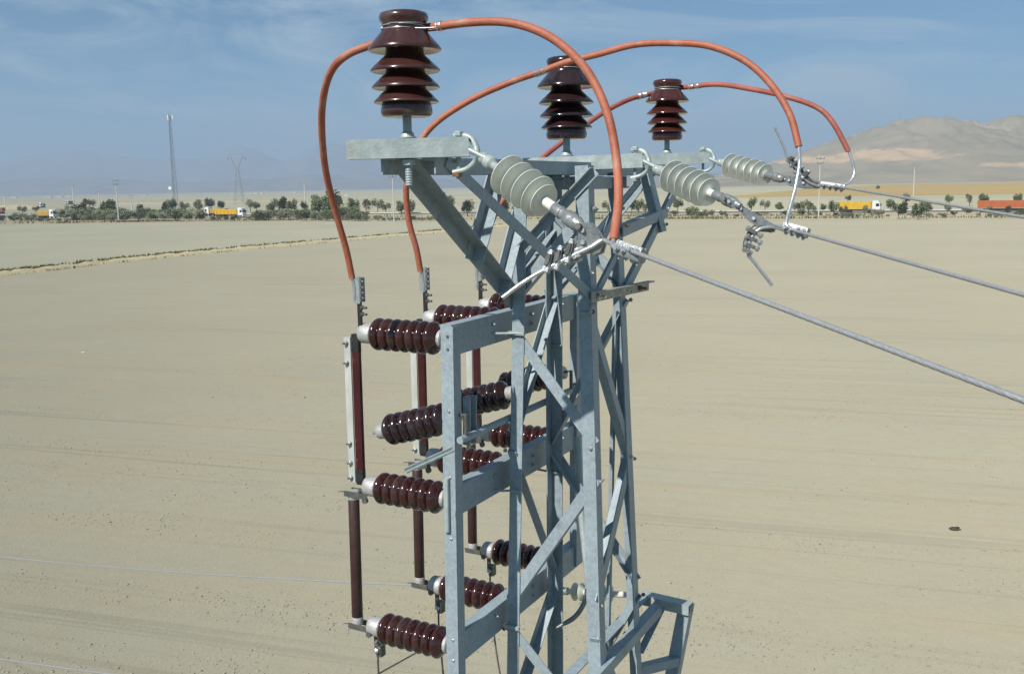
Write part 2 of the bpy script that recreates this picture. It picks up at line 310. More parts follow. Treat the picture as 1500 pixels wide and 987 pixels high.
# ================================================================== ground and far setting
def sheet(name, poly, m, label, z, cat='ground'):
    vs = [VV((p.x, p.y, z)) for p in poly]
    me = bpy.data.meshes.new(name); me.from_pydata(vs, [], [tuple(range(len(vs)))]); me.materials.append(MATS[m]); me.update()
    bm = bmesh.new(); bm.from_mesh(me); bmesh.ops.recalc_face_normals(bm, faces=bm.faces)
    for f in bm.faces:
        if f.normal.z < 0: f.normal_flip()
    bm.to_mesh(me); bm.free()
    o = bpy.data.objects.new(name, me); COL.objects.link(o); tag(o, label, cat, kind='structure'); ORG[o.name] = VV((0, 0, 0)); return o
sheet('plain', [VV((-9000, -300, 0)), VV((9000, -300, 0)), VV((9000, 13500, 0)), VV((-9000, 13500, 0))], 'plain_soil', 'wide dry olive and beige plain reaching the mountains', 0.0)
EDGE = [(-500, 334), (0, 330), (300, 326), (640, 324), (1000, 323), (1500, 321), (2100, 318)]       # far edge of the fields
BERM = [(-300, 428), (0, 403), (160, 385), (330, 368), (500, 353), (640, 341), (760, 329.5)]
ed = [G(*p) for p in EDGE]; be = [G(*p) for p in BERM]
sheet('field', [VV((-260, -80, 0)), VV((260, -80, 0))]+[ed[6], ed[5], ed[4]]+list(reversed(be)), 'field_soil', 'bare ploughed beige field with faint furrows around the tower', 0.02, 'field')
sheet('far_field', be+[G(700, 324)]+[ed[3], ed[2], ed[1], ed[0]], 'far_field_soil', 'pale field beyond the low earth ridge', 0.03, 'field')
up = lambda pts, dy: [G(x, y-dy) for x, y in pts]
sheet('verge', ed+list(reversed(up(EDGE, 13))), 'verge_soil', 'dry weedy verge between the field and the road', 0.04)
RD = [(-500, 322), (0, 318.5), (300, 315.5), (640, 313.5), (1000, 312), (1500, 310), (2100, 308)]
rdn = [G(*p) for p in RD]; rdf = up(RD, 2.2)
sheet('road', rdn+list(reversed(rdf)), 'asphalt', 'grey asphalt highway behind the roadside bushes', 0.10, 'road')
sheet('ochre_field', [G(1040, 290.5), G(1180, 287.5), G(1500, 284.5), G(1700, 283), G(1700, 265), G(1500, 267), G(1300, 270.5), G(1180, 277)], 'ochre_crop', 'ochre yellow stubble field below the bare hill', 0.08, 'field')
sheet('sand_lot', [G(-60, 309), G(45, 307), G(62, 303), G(30, 300), G(-60, 301.5)], 'berm_soil', 'bare sandy lot beside the highway', 0.07)
sheet('pale_strip', [G(150, 300.5), G(430, 295), G(430, 293.6), G(150, 298.4)], 'berm_soil', 'pale fallow strip on the plain behind the road', 0.09)
# berm : low earth ridge
def ridge(name, pts, wd, ht, m, label):
    mb = MB(); prof = [(-1, 0), (-0.6, 0.45), (-0.2, 0.95), (0.2, 1), (0.6, 0.5), (1, 0)]; rows = []
    P = spl(pts, 24)
    for i, p in enumerate(P):
        d = (P[min(i+1, len(P)-1)]-P[max(i-1, 0)]).normalized(); s = d.cross(Z)
        rows.append([p+s*(a*wd*(1+0.15*math.sin(i*1.7)+random.uniform(-.1, .1)))+Z*(b*ht*(0.8+random.uniform(-.25, .25))) for a, b in prof])
    n = len(prof); vs = [q for r in rows for q in r]; fs = [(i*n+k, i*n+k+1, (i+1)*n+k+1, (i+1)*n+k) for i in range(len(P)-1) for k in range(n-1)]
    mb.add(vs, fs); o = mb.build(name, m); return tag(o, label, 'ridge', kind='structure')
ridge('earth_ridge', be, 1.5, 0.55, 'berm_soil', 'low pale earth ridge running across between two fields')
# hills and mountains as height fields
def rangefield(name, ridgepx, Yc, depth, m, label, seed, rough, x0, x1, nx=260, ny=70, fold=220.0):
    R = []
    for x, y in ridgepx:
        p = atY(x, y, Yc); R.append((p.x, max(0, p.z)))
    from mathutils import noise as NO
    def hx(X):
        if X <= R[0][0]: return R[0][1]
        for (a, ha), (b, hb) in zip(R, R[1:]):
            if X <= b:
                t = (X-a)/(b-a); t = t*t*(3-2*t); return ha+(hb-ha)*t
        return R[-1][1]
    vs = []; fs = []
    for j in range(ny+1):
        v = -1+2*j/ny
        for i in range(nx+1):
            X = x0+(x1-x0)*i/nx; Y = Yc+v*depth
            k = max(0.0, 1-abs(v)**1.15) if v < 0 else max(0.0, 1-v*v)
            q = VV((X/fold+seed, Y/fold, seed)); r = 1-2*abs(NO.fractal(q, 1.0, 2.1, 6)); e = NO.fractal(q*3.1, 1.0, 2.0, 5)
            h = hx(X*(Yc/Y) if False else X)*k*(1+rough*0.30*(r-0.5))+rough*10*e*k*k
            vs.append(VV((X, Y, h*min(1, 1)-(0.5 if k <= 0 else 0.0))))
    n = nx+1; fs = [(j*n+i, j*n+i+1, (j+1)*n+i+1, (j+1)*n+i) for j in range(ny) for i in range(nx)]
    o = MB().add(vs, fs).build(name, m, sharp=180); return tag(o, label, 'hill', kind='structure')
c1 = atY(1315, 226, 2250); c2 = atY(1215, 232, 2350); c3 = atY(1500, 243, 2100); c4 = atY(1380, 238, 2150)
hill_mat('hill_soil', (0.335, 0.29, 0.205), (0.26, 0.228, 0.162), (0.52, 0.38, 0.24), [(c1, 105, 500, 20), (c2, 75, 500, 12), (c3, 120, 500, 10)])
hill_mat('mount_soil', (0.25, 0.22, 0.19), (0.19, 0.165, 0.145), (0.40, 0.38, 0.35), [])
rangefield('hill', [(960, 264), (1050, 260), (1110, 249), (1150, 238), (1200, 219), (1250, 205), (1300, 190), (1345, 178), (1372, 176), (1400, 181), (1430, 185), (1460, 183), (1500, 176), (1600, 164), (1750, 170), (2000, 215), (2300, 262)],
           2600, 720, 'hill_soil', 'bare grey brown hill with pale cut rock faces', 3.1, 0.6, 250, 2900, 400, 130, 165)
rangefield('mountain_range', [(-700, 260), (-300, 246), (0, 238), (60, 231), (115, 227), (150, 234), (230, 238), (300, 227), (350, 220), (420, 231), (470, 211), (520, 219), (560, 231), (650, 246), (760, 252), (900, 251), (1000, 256), (1150, 258), (1400, 250), (2200, 262)],
           11500, 1700, 'mount_soil', 'hazy blue mountain range on the far horizon', 8.3, 0.9, -8900, 8900, 360, 50, 1300)
rangefield('foothills', [(-700, 270), (-200, 262), (100, 262), (250, 268), (400, 261), (520, 252), (600, 262), (700, 266), (880, 264), (980, 262), (1040, 255), (1100, 258), (1250, 262)],
           6800, 800, 'mount_soil', 'low hazy foothills along the edge of the plain', 5.7, 0.8, -6500, 3200, 280, 40, 700)

# ------------------------------------------------------------------ clods on the near field (uncountable)
ico = [VV(p).normalized() for p in ((0, 0, 1), (.9, 0, .45), (.28, .85, .45), (-.72, .53, .45), (-.72, -.53, .45), (.28, -.85, .45), (.9, .0, -.3), (.28, .85, -.3), (-.72, .53, -.3), (-.72, -.53, -.3), (.28, -.85, -.3))]
icf = [(0, 1, 2), (0, 2, 3), (0, 3, 4), (0, 4, 5), (0, 5, 1)]+[(1+i, 6+i, 6+(i+1) % 5, 1+(i+1) % 5) for i in range(5)]
mb = MB()
from mathutils import noise as NO
def clod(x, y, r):
    a = random.uniform(0, 6.28); ca, sa = math.cos(a), math.sin(a); sx, sy, sz = r*random.uniform(.7, 1.4), r*random.uniform(.7, 1.2), r*random.uniform(.5, .9)
    vs = []
    for p in ico:
        j = random.uniform(.72, 1.2); px, py = p.x*sx*j, p.y*sy*j; vs.append((x+px*ca-py*sa, y+px*sa+py*ca, 0.02+max(-0.01, p.z*sz*j+sz*0.25)))
    mb.add(vs, icf)
n = 0
fd = VV((math.cos(FUR), math.sin(FUR), 0)); fn = VV((-fd.y, fd.x, 0))
while n < 20000:
    Y = 14+46*random.random()**1.7; X = random.uniform(-0.6, 0.6)*Y
    q = VV((X, Y, 0)); band = NO.noise(VV((q.dot(fd)*0.05, q.dot(fn)*0.55, 1.3)))+0.5*NO.noise(VV((X*0.4, Y*0.4, 4)))
    if random.random() > 0.12+1.1*band: continue
    clod(X, Y, random.choice((.009, .010, .012, .013, .015, .018, .021, .026, .034))*random.uniform(.8, 1.25)*(1 if random.random() > .02 else 1.6)); n += 1
tag(mb.build('clods', 'clod', sharp=20), 'loose clods and small stones strewn over the ploughed field', 'clods', kind='stuff')
mb = MB(); q = G(1397, 776)
for i in range(26):
    ico_r = random.uniform(.02, .05); c = q+VV((random.gauss(0, .065), random.gauss(0, .05), .035+random.random()*.04))
    mb.add([c+VV((p.x*ico_r*1.5, p.y*ico_r, p.z*ico_r*.8)) for p in ico], icf)
tag(mb.build('dry_clump', 'dark_clump', loc=q, sharp=20), 'small dark dry plant clump lying alone on the field', 'clump')
mb = MB(); q = G(122, 517); mb.add([q+VV((p.x*.14, p.y*.1, p.z*.05+.04)) for p in ico], icf)
tag(mb.build('pale_stone', 'rail_paint', loc=q, sharp=20), 'single pale stone lying on the field before the earth ridge', 'stone')

# ------------------------------------------------------------------ vegetation
def leaves(mb, c, rx, ry, rz, n, s, lumps=7, seed=None):
    L = []
    for i in range(lumps):
        a = random.uniform(0, 6.28); e = random.uniform(-.5, 1.0); k = random.uniform(.35, .75)
        L.append((c+VV((math.cos(a)*rx*k, math.sin(a)*ry*k, e*rz*.65)), random.uniform(.35, .55)))
    for i in range(n):
        lc, lr = random.choice(L); d = VV((random.gauss(0, 1), random.gauss(0, 1), random.gauss(0, 1))).normalized()*(random.random()**0.45)
        p = lc+VV((d.x*rx*lr, d.y*ry*lr, d.z*rz*lr*1.1))
        a = VV((random.gauss(0, 1), random.gauss(0, 1), random.gauss(0, .8))).normalized(); b = a.orthogonal().normalized(); ss = s*random.uniform(.6, 1.4)
        mb.add([p-a*ss, p+b*ss*.6, p+a*ss, p-b*ss*.6], [(0, 1, 2, 3)])
def tree_proto(h, w_, trunk, leafm, n, s, lumps=8, name='roadside_tree'):
    t = thing(name, 'x', 'tree', VV((0, 0, -50)))
    o = ORG[t.name]; mb = MB(); cz = h*(0.57 if trunk > .3 else .50)
    mb.tube([o, o+VV((.05, 0, h*.3)), o+VV((.0, .05, h*.6))], [h*.030, h*.022, h*.008], 7)
    for i in range(6):
        a = i*1.05+random.uniform(-.3, .3); z0 = h*random.uniform(.12, .35) if trunk < .3 else h*random.uniform(.25, .45)
        mb.tube([o+Z*z0, o+VV((math.cos(a)*w_*.2, math.sin(a)*w_*.2, z0+h*.18)), o+VV((math.cos(a)*w_*.38, math.sin(a)*w_*.38, z0+h*.34))], [h*.014, h*.009, h*.003], 5)
    mb.build('trunk', 'bark', t)
    lm = MB(); leaves(lm, o+Z*cz, w_*.5, w_*.5, h*(.47 if trunk > .3 else .50), int(n*1.4), s, lumps); c = lm.build('crown', leafm, t)
    return t
PROTO = {
 'tree_olive': [tree_proto(1, .85, .35, 'leaf_olive', 700, .045, 9), tree_proto(1, .7, .35, 'leaf_olive', 600, .045, 7)],
 'tree_dark': [tree_proto(1, .8, .35, 'leaf_dark', 700, .045, 9), tree_proto(1, .6, .3, 'leaf_dark', 600, .045, 8)],
 'tree_grey': [tree_proto(1, .8, .4, 'leaf_grey', 480, .045, 8), tree_proto(1, .75, .4, 'leaf_grey', 380, .045, 8)],
 'tree_dry': [tree_proto(1, 1.0, .45, 'leaf_dry', 500, .05, 7)],
 'bush_grey': [tree_proto(1, 1.5, .1, 'leaf_grey', 700, .06, 10, 'roadside_bush'), tree_proto(1, 1.8, .1, 'leaf_grey', 700, .06, 11, 'roadside_bush')],
 'bush_olive': [tree_proto(1, 1.4, .1, 'leaf_olive', 700, .06, 10, 'roadside_bush'), tree_proto(1, 1.7, .1, 'leaf_olive', 700, .06, 10, 'roadside_bush')]}
def plant(kind, x, ybase, hpx, label, group, wk=1.0):
    p = G(x, ybase); hm = hpx*p.y/FPX*(1.2 if 'tree' in kind else 1.05)
    pr = random.choice(PROTO[kind]); c = copy_tree(pr, VV((p.x, p.y, 0.03)), label, rotz=random.uniform(0, 6.28), scale=(hm*wk*random.uniform(.9, 1.15), hm*wk*random.uniform(.9, 1.15), hm))
    c['group'] = group; c['category'] = 'bush' if 'bush' in kind else 'tree'; return c
LBL = {'tree_olive': 'olive green roadside tree with a rounded crown beside the highway', 'tree_dark': 'dark green dense roadside tree beside the highway', 'tree_grey': 'thin grey green roadside tree with an airy crown', 'tree_dry': 'brownish dry tree with a flat crown behind the highway',
       'bush_grey': 'low dusty grey green bush on the verge before the highway', 'bush_olive': 'low olive green bush on the verge before the highway'}
GRP = {'tree_olive': 'olive roadside trees', 'tree_dark': 'dark roadside trees', 'tree_grey': 'thin roadside trees', 'tree_dry': 'dry trees', 'bush_grey': 'dusty verge bushes', 'bush_olive': 'olive verge bushes'}
SEC = [(60, 'below the sandy lot'), (165, 'round the tall concrete pole'), (235, 'between tall pole and antenna mast'), (285, 'at the foot of the antenna mast'), (375, 'beside the yellow trucks'), (465, 'between yellow trucks and jumper cable'), (540, 'behind the thick jumper cable'), (660, 'by the pole under the crossarm'), (860, 'behind the tower crossarm'),
       (1010, 'behind the tower side bracket'), (1150, 'under the pale tension insulators'), (1215, 'round the tall verge pole'), (1300, 'beside the lone yellow trailer'), (1425, 'between the yellow and orange trailers'), (9999, 'beside the orange trailer')]
SHORT = {'tree_olive': 'round olive green tree', 'tree_dark': 'dense dark green tree', 'tree_grey': 'airy grey green tree', 'tree_dry': 'flat brownish dry tree', 'bush_grey': 'low dusty grey bush', 'bush_olive': 'low olive green bush'}
def pl(kind, x, y, h, wk=1.0):
    sz = ('tiny ' if h < 7 else 'small ' if h < 11 else 'middling ' if h < 14 else 'large ') if 'bush' in kind else ('small ' if h < 14 else '' if h < 18 else 'tall ')
    nm = sz+SHORT[kind].replace('low ', '')
    s = next(p for e, p in SEC if x < e); far = ' far out on the plain' if y < 300 else ''
    plant(kind, x, y, h, nm+(far or (' on the verge ' if y > 313.5 else ' behind the road ')+s), nm.replace('bush', 'bushe')+'s '+(far or ('on the verge ' if y > 313.5 else 'behind the road ')+s), wk)
# hedge left of the tower
for x in range(-6, 165, 13): pl(random.choice(('bush_grey', 'bush_olive')), x+random.uniform(-4, 4), 325, random.uniform(9, 13)) if not 48 < x < 100 else pl('bush_grey', x, 325.5, 6)
for x in range(100, 645, 11):
    if 535 < x: pl('bush_grey', x+random.uniform(-4, 4), 324, random.uniform(5, 9)); continue
    if 560 < x < 600: continue
    pl(random.choice(('bush_grey', 'bush_grey', 'bush_olive')), x+random.uniform(-5, 5), 323.5+random.uniform(-1, .6), random.uniform(5, 8) if 290 < x < 372 else random.uniform(10, 17) if x > 190 else random.uniform(12, 18))
    if 290 < x < 372: continue
    pl(random.choice(('bush_grey', 'bush_olive')), x+random.uniform(-5, 5), 320.5+random.uniform(-1, .6), random.uniform(9, 15))
for x, y, h, k in ((33, 316, 12, 'tree_grey'), (53, 312, 9, 'tree_dry'), (132, 306, 13, 'tree_dry'), (117, 321, 20, 'tree_olive'), (101, 318, 15, 'tree_olive'), (145, 322, 18, 'bush_olive'), (158, 322, 24, 'tree_olive'), (166, 321, 22, 'tree_grey'), (180, 320, 15, 'bush_olive'), (205, 316, 16, 'tree_dark'),
                   (243, 312, 16, 'tree_dark'), (252, 312, 17, 'tree_dark'), (271, 312, 14, 'tree_olive'), (290, 312, 16, 'tree_olive'), (308, 309, 15, 'tree_dark'), (325, 309, 12, 'tree_dark'), (367, 311, 16, 'tree_grey'), (376, 310, 12, 'tree_dark'),
                   (398, 316, 17, 'tree_olive'), (410, 315, 22, 'tree_olive'), (428, 315, 19, 'tree_olive'), (447, 312, 14, 'tree_olive'), (468, 317, 30, 'tree_dark'), (482, 317, 28, 'tree_dark'), (494, 316, 31, 'tree_olive'), (518, 317, 26, 'tree_dark'), (508, 320, 18, 'bush_olive'), (537, 313, 17, 'tree_grey'), (553, 313, 18, 'tree_grey'), (566, 314, 14, 'tree_grey'),
                   (588, 315, 20, 'tree_dark'), (603, 315, 21, 'tree_dark'), (656, 316, 27, 'tree_olive'), (685, 316, 22, 'tree_dark'), (740, 316, 20, 'tree_dark'), (758, 316, 18, 'tree_olive')):
    pl(k, x, y, h, 1.05)
# right of the tower
for x, y, h, k in ((890, 316, 18, 'tree_grey'), (925, 314, 20, 'tree_dark'), (935, 314, 18, 'tree_olive'), (945, 315, 14, 'tree_grey'), (993, 310, 16, 'tree_dark'), (1015, 318, 14, 'bush_olive'), (1100, 310, 17, 'tree_olive'), (1120, 311, 15, 'tree_grey'), (1141, 312, 13, 'tree_olive'), (1164, 313, 14, 'tree_grey'), (1173, 313, 15, 'tree_olive'), (1185, 314, 17, 'tree_olive'), (1193, 316, 12, 'tree_grey'),
                   (1206, 311, 12, 'tree_dark'), (1221, 317, 19, 'tree_olive'), (1235, 317, 13, 'tree_grey'), (1242, 297, 9, 'tree_olive'), (1266, 318, 14, 'tree_grey'), (1304, 310, 15, 'tree_dark'), (1317, 321, 21, 'tree_olive'), (1327, 303, 17, 'tree_grey'), (1345, 322, 22, 'tree_olive'), (1357, 316, 18, 'tree_olive'), (1388, 315, 13, 'tree_grey'), (1390, 301, 13, 'tree_olive'), (1420, 302, 14, 'tree_grey'), (1440, 303, 16, 'tree_dark'), (1448, 316, 12, 'tree_olive'), (1476, 318, 14, 'tree_grey'), (1490, 302, 15, 'tree_dark'),
                   (1286, 279, 6, 'tree_olive'), (1368, 262.3, 9, 'tree_dark'), (1435, 256.6, 3, 'tree_dark'), (1446, 256.8, 5, 'tree_dark')):
    pl(k, x, y, h, 1.0)
for x in range(948, 1510, 15): pl(random.choice(('bush_grey', 'bush_grey', 'bush_olive')), x+random.uniform(-7, 7), 317.5+random.uniform(-3, 3), random.uniform(4, 10))
# weeds: uncountable
def weeds(name, pts, n, spread, hmax, label, m='weed'):
    mb = MB(); P = spl(pts, 20)
    cl = [random.random() for _ in range(60)]
    for i in range(n):
        u = random.random()
        if cl[int(u*59.9)] < random.random()*0.9: continue
        j = u*(len(P)-1.001); q = P[int(j)].lerp(P[int(j)+1], j % 1)+VV((random.gauss(0, spread), random.gauss(0, spread), 0)); h = random.uniform(.25, 1)*hmax; ww = h*random.uniform(.25, .6)
        a = random.uniform(0, 6.28); d = VV((math.cos(a), math.sin(a), 0)); l = VV((random.uniform(-.4, .4)*h, random.uniform(-.4, .4)*h, h))
        mb.add([q-d*ww*.3, q+d*ww*.3, q+l*.6+d*ww*.5, q+l, q+l*.6-d*ww*.5], [(0, 1, 2, 3, 4)])
    tag(mb.build(name, m, sharp=180), label, 'weeds', kind='stuff')
sd = (be[3]-be[1]).normalized().cross(Z)
weeds('ridge_weeds', [p-sd*2.0 for p in be], 9000, .45, .75, 'dry weeds growing along the far side of the earth ridge')
weeds('ridge_foot_weeds', [p+sd*1.7 for p in be], 1300, .3, .35, 'sparse weeds at the near foot of the earth ridge')
weeds('verge_weeds', [G(x, y-2) for x, y in EDGE], 9000, 1.2, .9, 'dry weeds along the far edge of the field')
weeds('verge_scrub', [G(x, y-6) for x, y in EDGE], 9000, 2.5, .9, 'low scrub scattered over the roadside verge', 'leaf_grey')

# ------------------------------------------------------------------ guard rail
def rail(pxs, label, side):
    P = [G(x, y) for x, y in pxs]; P = spl(P, 4)
    t = thing('guard_rail', label, 'guard rail', P[0])
    MB().tube([p+Z*.75 for p in P], .17, 6).build('rail', 'rail_paint', t)
    L = 0
    for a, b in zip(P, P[1:]):
        n = max(1, int((b-a).length/9))
        for i in range(n): q = a.lerp(b, i/n); MB().box(q+Z*.3, VV((.07, 0, 0)), VV((0, .07, 0)), VV((0, 0, .45))).build('post', 'rail_paint', t)
rail([(190, 317.6), (300, 316.6), (500, 315.4), (640, 314.5)], 'pale guard rail along the highway beside the yellow trucks', 1)
rail([(985, 313), (1200, 312), (1500, 311)], 'pale guard rail along the highway beside the orange truck', 1)

# ------------------------------------------------------------------ utility poles, masts
def pole_(x, ytop, ybase, label, arms=2, Y=None, r=0.14):
    b = G(x, ybase); t_ = atY(x, ytop, b.y); h = t_.z
    t = thing('utility_pole', label, 'utility pole', VV((b.x, b.y, 0)), 'utility poles')
    k = max(1.0, b.y/300)
    MB().tube([VV((b.x, b.y, 0)), VV((b.x, b.y, h))], [r*1.5*k, r*.9*k], 8).build('shaft', 'concrete', t)
    for i in range(arms):
        z = h-0.3-i*1.3; MB().box(VV((b.x, b.y-.2, z)), VV((1.1-.3*i, 0, 0)), VV((0, .07, 0)), VV((0, 0, .07))).build('crossarm', 'mast_steel', t)
        for s in (-.95, 0, .95): MB().lathe([(.05, 0), (.09, .1), (.09, .25), (.04, .35)], VV((b.x+s*(1.1-.3*i), b.y-.2, z+.07)), Z, 8).build('insulator', 'truck_dark', t)
pole_(174, 264, 325, 'tall concrete utility pole with two crossarms rising from the verge hedge')
pole_(109, 271, 308, 'concrete utility pole behind the round olive trees near the white truck', 1)
pole_(146.5, 281, 306, 'slim concrete utility pole right behind the dry flat crowned tree', 1)
pole_(150, 285, 305, 'short concrete utility pole paired with a slim one', 0)
pole_(193.5, 286, 308, 'dark utility pole with a transformer box behind the hedge', 2)
pole_(447, 267, 297, 'thin far utility pole on the plain above the olive trees', 1)
pole_(577.5, 258, 327, 'concrete utility pole in the field edge beside the tower crossarm', 1)
pole_(1199, 231, 319, 'tall concrete utility pole on the verge before the yellow trailer', 2)
pole_(1338, 243, 287, 'concrete utility pole at the edge of the ochre field', 2)
pole_(8, 286, 303, 'small far utility pole beside the sandy lot', 1)
def lattice(t, P0, P1, w0, w1, n, r, m, nm='lattice'):
    mb = MB(); cs = [(1, 0), (-.5, .866), (-.5, -.866)] if nm == 'mast' else [(1, 1), (-1, 1), (-1, -1), (1, -1)]
    f = lambda k, q: P0.lerp(P1, q)+VV((cs[k][0], cs[k][1], 0))*(w0+(w1-w0)*q)
    for k in range(len(cs)): MB().tube([f(k, 0), f(k, 1)], r, 6).build('leg', m, t)
    for i in range(n):
        for k in range(len(cs)):
            k2 = (k+1) % len(cs); a, b = (k, k2) if i % 2 else (k2, k)
            mb.tube([f(a, i/n), f(b, (i+1)/n)], r*.6, 4); mb.tube([f(k, i/n), f(k2, i/n)], r*.5, 4)
    mb.build('bracing', m, t)['kind'] = 'stuff'
b = G(258, 309); top = atY(246, 168, b.y); top = VV((b.x, b.y, top.z))
t = thing('antenna_mast', 'tall slim lattice antenna mast with small panels on top', 'mast', b)
lattice(t, b, top, 1.5, .55, 26, .10, 'mast_steel', 'mast')
for i, a in enumerate((0.3, 2.4, 4.5)):
    MB().box(top+VV((math.cos(a)*1.5, math.sin(a)*1.5, -1.6)), VV((.28, 0, 0)), VV((0, .2, 0)), VV((0, 0, 1.25))).build('antenna_panel', 'truck_white', t)
    MB().tube([top+VV((0, 0, -1.6)), top+VV((math.cos(a)*1.5, math.sin(a)*1.5, -1.6))], .06, 5).build('mount', 'mast_steel', t)
MB().lathe([(.1, 0), (.9, .5), (.95, .6)], b.lerp(top, .24)+VV((-2.2, 0, 0)), VV((-.3, -1, 0)), 16).build('dish', 'truck_white', t)
MB().tube([top, top+Z*2.5], .05, 5).build('lightning_rod', 'mast_steel', t)
# power pylon
Yp = 720.0; gp = VV((atY(350, 290, Yp).x, Yp, 0)); wz = atY(350, 248, Yp).z; tz = atY(347, 229, Yp).z
t = thing('power_pylon', 'far grey lattice power pylon with a V shaped head', 'pylon', gp)
lattice(t, gp, gp+Z*wz, 3.4, .9, 9, .13, 'pylon_steel')
for s in (-1, 1):
    a, c = gp+Z*wz+VV((s*.5, 0, 0)), gp+VV((s*4.6, 0, tz))
    for oy in (-.7, .7): MB().tube([a+VV((0, oy, 0)), c+VV((0, oy*.4, 0))], .14, 5).build('head_leg', 'pylon_steel', t)
    MB().tube([c, c+Z*1.8], .10, 5).build('earth_peak', 'pylon_steel', t)
    for q in (.35, .7): MB().tube([a.lerp(c, q)+VV((0, -.6, 0)), a.lerp(c, q+.2)+VV((0, .5, 0))], .09, 4).build('head_brace', 'pylon_steel', t)
    MB().tube([c+VV((s*1.8, 0, -.6)), c+VV((s*1.8, 0, -2.6))], .16, 6).build('insulator_string', 'glass', t)
MB().tube([gp+VV((-6.8, 0, tz-.4)), gp+VV((6.8, 0, tz-.4))], .16, 5).build('bridge_beam', 'pylon_steel', t)
MB().tube([gp+VV((-5.0, 0, tz-1.1)), gp+VV((5.0, 0, tz-1.1))], .10, 5).build('bridge_beam', 'pylon_steel', t)

# ------------------------------------------------------------------ trucks
RDIR = (rdn[3]-rdn[2]).normalized()
def truck(x, ybase, lpx, face, bodym, label, hbody=1.9, cabm='truck_white', zr=0.10, dirv=None):
    """x = photo column of the middle, lpx = length in photo pixels, face = +1 drives to the right"""
    p = G(x, ybase); p.z = zr; d = (dirv or (rdn[4]-rdn[1] if x < 700 else rdn[5]-rdn[4])).normalized()*face; s = Z.cross(d)
    L = lpx*p.y/FPX; Lc = 2.3; t = thing('truck', label, 'truck', p, 'trucks on the highway'); H = L/2
    P = lambda a, b, c: p+d*a+s*b+Z*c
    def bx(n, a0, a1, hb, z0, z1, m, taper=0, bev=.08):
        c = P((a0+a1)/2, 0, (z0+z1)/2); MB().bbox(c, s*hb, Z*((z1-z0)/2), d*((a1-a0)/2), bev).build(n, m, t)
    # cab
    prof = [(H-Lc, 0.9), (H, 0.9), (H, 1.9), (H-.22, 3.0), (H-.5, 3.55), (H-1.3, 3.85), (H-Lc, 3.7)]
    MB().prism([(a, z) for a, z in prof], p-s*1.22, p+s*1.22, d, Z).build('cab', cabm, t)
    MB().add([P(H+.01, -1.05, 1.95), P(H+.01, 1.05, 1.95), P(H-.20, 1.0, 2.95), P(H-.20, -1.0, 2.95)], [(0, 1, 2, 3)]).build('windscreen', 'glass', t)
    for sg in (-1, 1):
        MB().add([P(H-.25, 1.23*sg, 2.0), P(H-1.3, 1.23*sg, 2.0), P(H-1.3, 1.23*sg, 2.9), P(H-.45, 1.23*sg, 2.9)], [(0, 1, 2, 3)]).build('side_window', 'glass', t)
        MB().box(P(H+.15, 1.38*sg, 2.5), d*.06, s*.10, Z*.3).build('mirror', 'truck_dark', t)
        MB().box(P(H+.02, .85*sg, 1.15), d*.03, s*.2, Z*.1).build('headlight', 'rail_paint', t)
    bx('bumper', H-.3, H+.08, 1.22, .45, .95, cabm if cabm == 'truck_white' else 'truck_dark')
    bx('chassis', -H, H-.5, .55, .75, 1.1, 'truck_dark')
    # tipper trailer, flared sides
    z0, z1 = 1.25, 1.25+hbody; a0, a1 = -H, H-Lc-.5
    q = [P(a0, -1.0, z0), P(a1, -1.0, z0), P(a1, 1.0, z0), P(a0, 1.0, z0), P(a0-.15, -1.25, z1), P(a1+.1, -1.25, z1), P(a1+.1, 1.25, z1), P(a0-.15, 1.25, z1)]
    tr = MB().add(q, [(0, 3, 2, 1), (4, 5, 6, 7), (0, 1, 5, 4), (1, 2, 6, 5), (2, 3, 7, 6), (3, 0, 4, 7)]).build('trailer_body', bodym, t)
    for i in range(6):
        a = a0+(a1-a0)*(i+.5)/6
        for sg in (-1, 1): MB().box(P(a, 1.18*sg, (z0+z1)/2), d*.07, s*.07, Z*hbody*.5).build('rib', bodym, tr)
    for a in (H-1.1, H-Lc-1.0, -H+1.0, -H+2.2, -H+3.4):
        if a > H-1.6 or a < H-2.4 or True:
            for sg in (-1, 1):
                c = P(a, 1.05*sg, .5); w_ = MB().lathe([(.28, -.16), (.48, -.16), (.5, -.1), (.5, .1), (.48, .16), (.28, .16)], c, s, 16).build('wheel', 'tyre', t)
                MB().lathe([(.27, -.12), (.2, .0), (.27, .12)], c, s, 12).build('rim', 'rail_paint', w_)
truck(338, 319.2, 49, 1, 'truck_yellow', 'white cab truck with a bright yellow trailer heading towards the tower', 1.9)
truck(317, 317.0, 36, -1, 'truck_ochre', 'white cab truck with a dull yellow trailer following behind the bright yellow one', 1.8)
truck(70, 320.5, 31, 1, 'truck_ochre', 'white cab truck with a dusty ochre trailer beside the sandy lot', 2.0)
truck(-10, 313.5, 42, -1, 'truck_brown', 'truck with a brown trailer on the sandy lot', 2.0)
truck(102.5, 299.8, 12, -1, 'truck_dark', 'far white cab truck with a dark load behind the bushes', 1.9, dirv=VV((1, .6, 0)))
truck(62, 304.5, 7, -1, 'truck_dark', 'tiny far truck with white cab behind the dry tree', 1.6, dirv=VV((1, 1.2, 0)))
truck(1259, 312.5, 57, 1, 'truck_yellow', 'white cab truck with a yellow trailer behind the verge trees', 2.1)
truck(1474, 311.5, 76, 1, 'truck_orange', 'truck with a long orange red trailer behind the verge trees', 2.2)

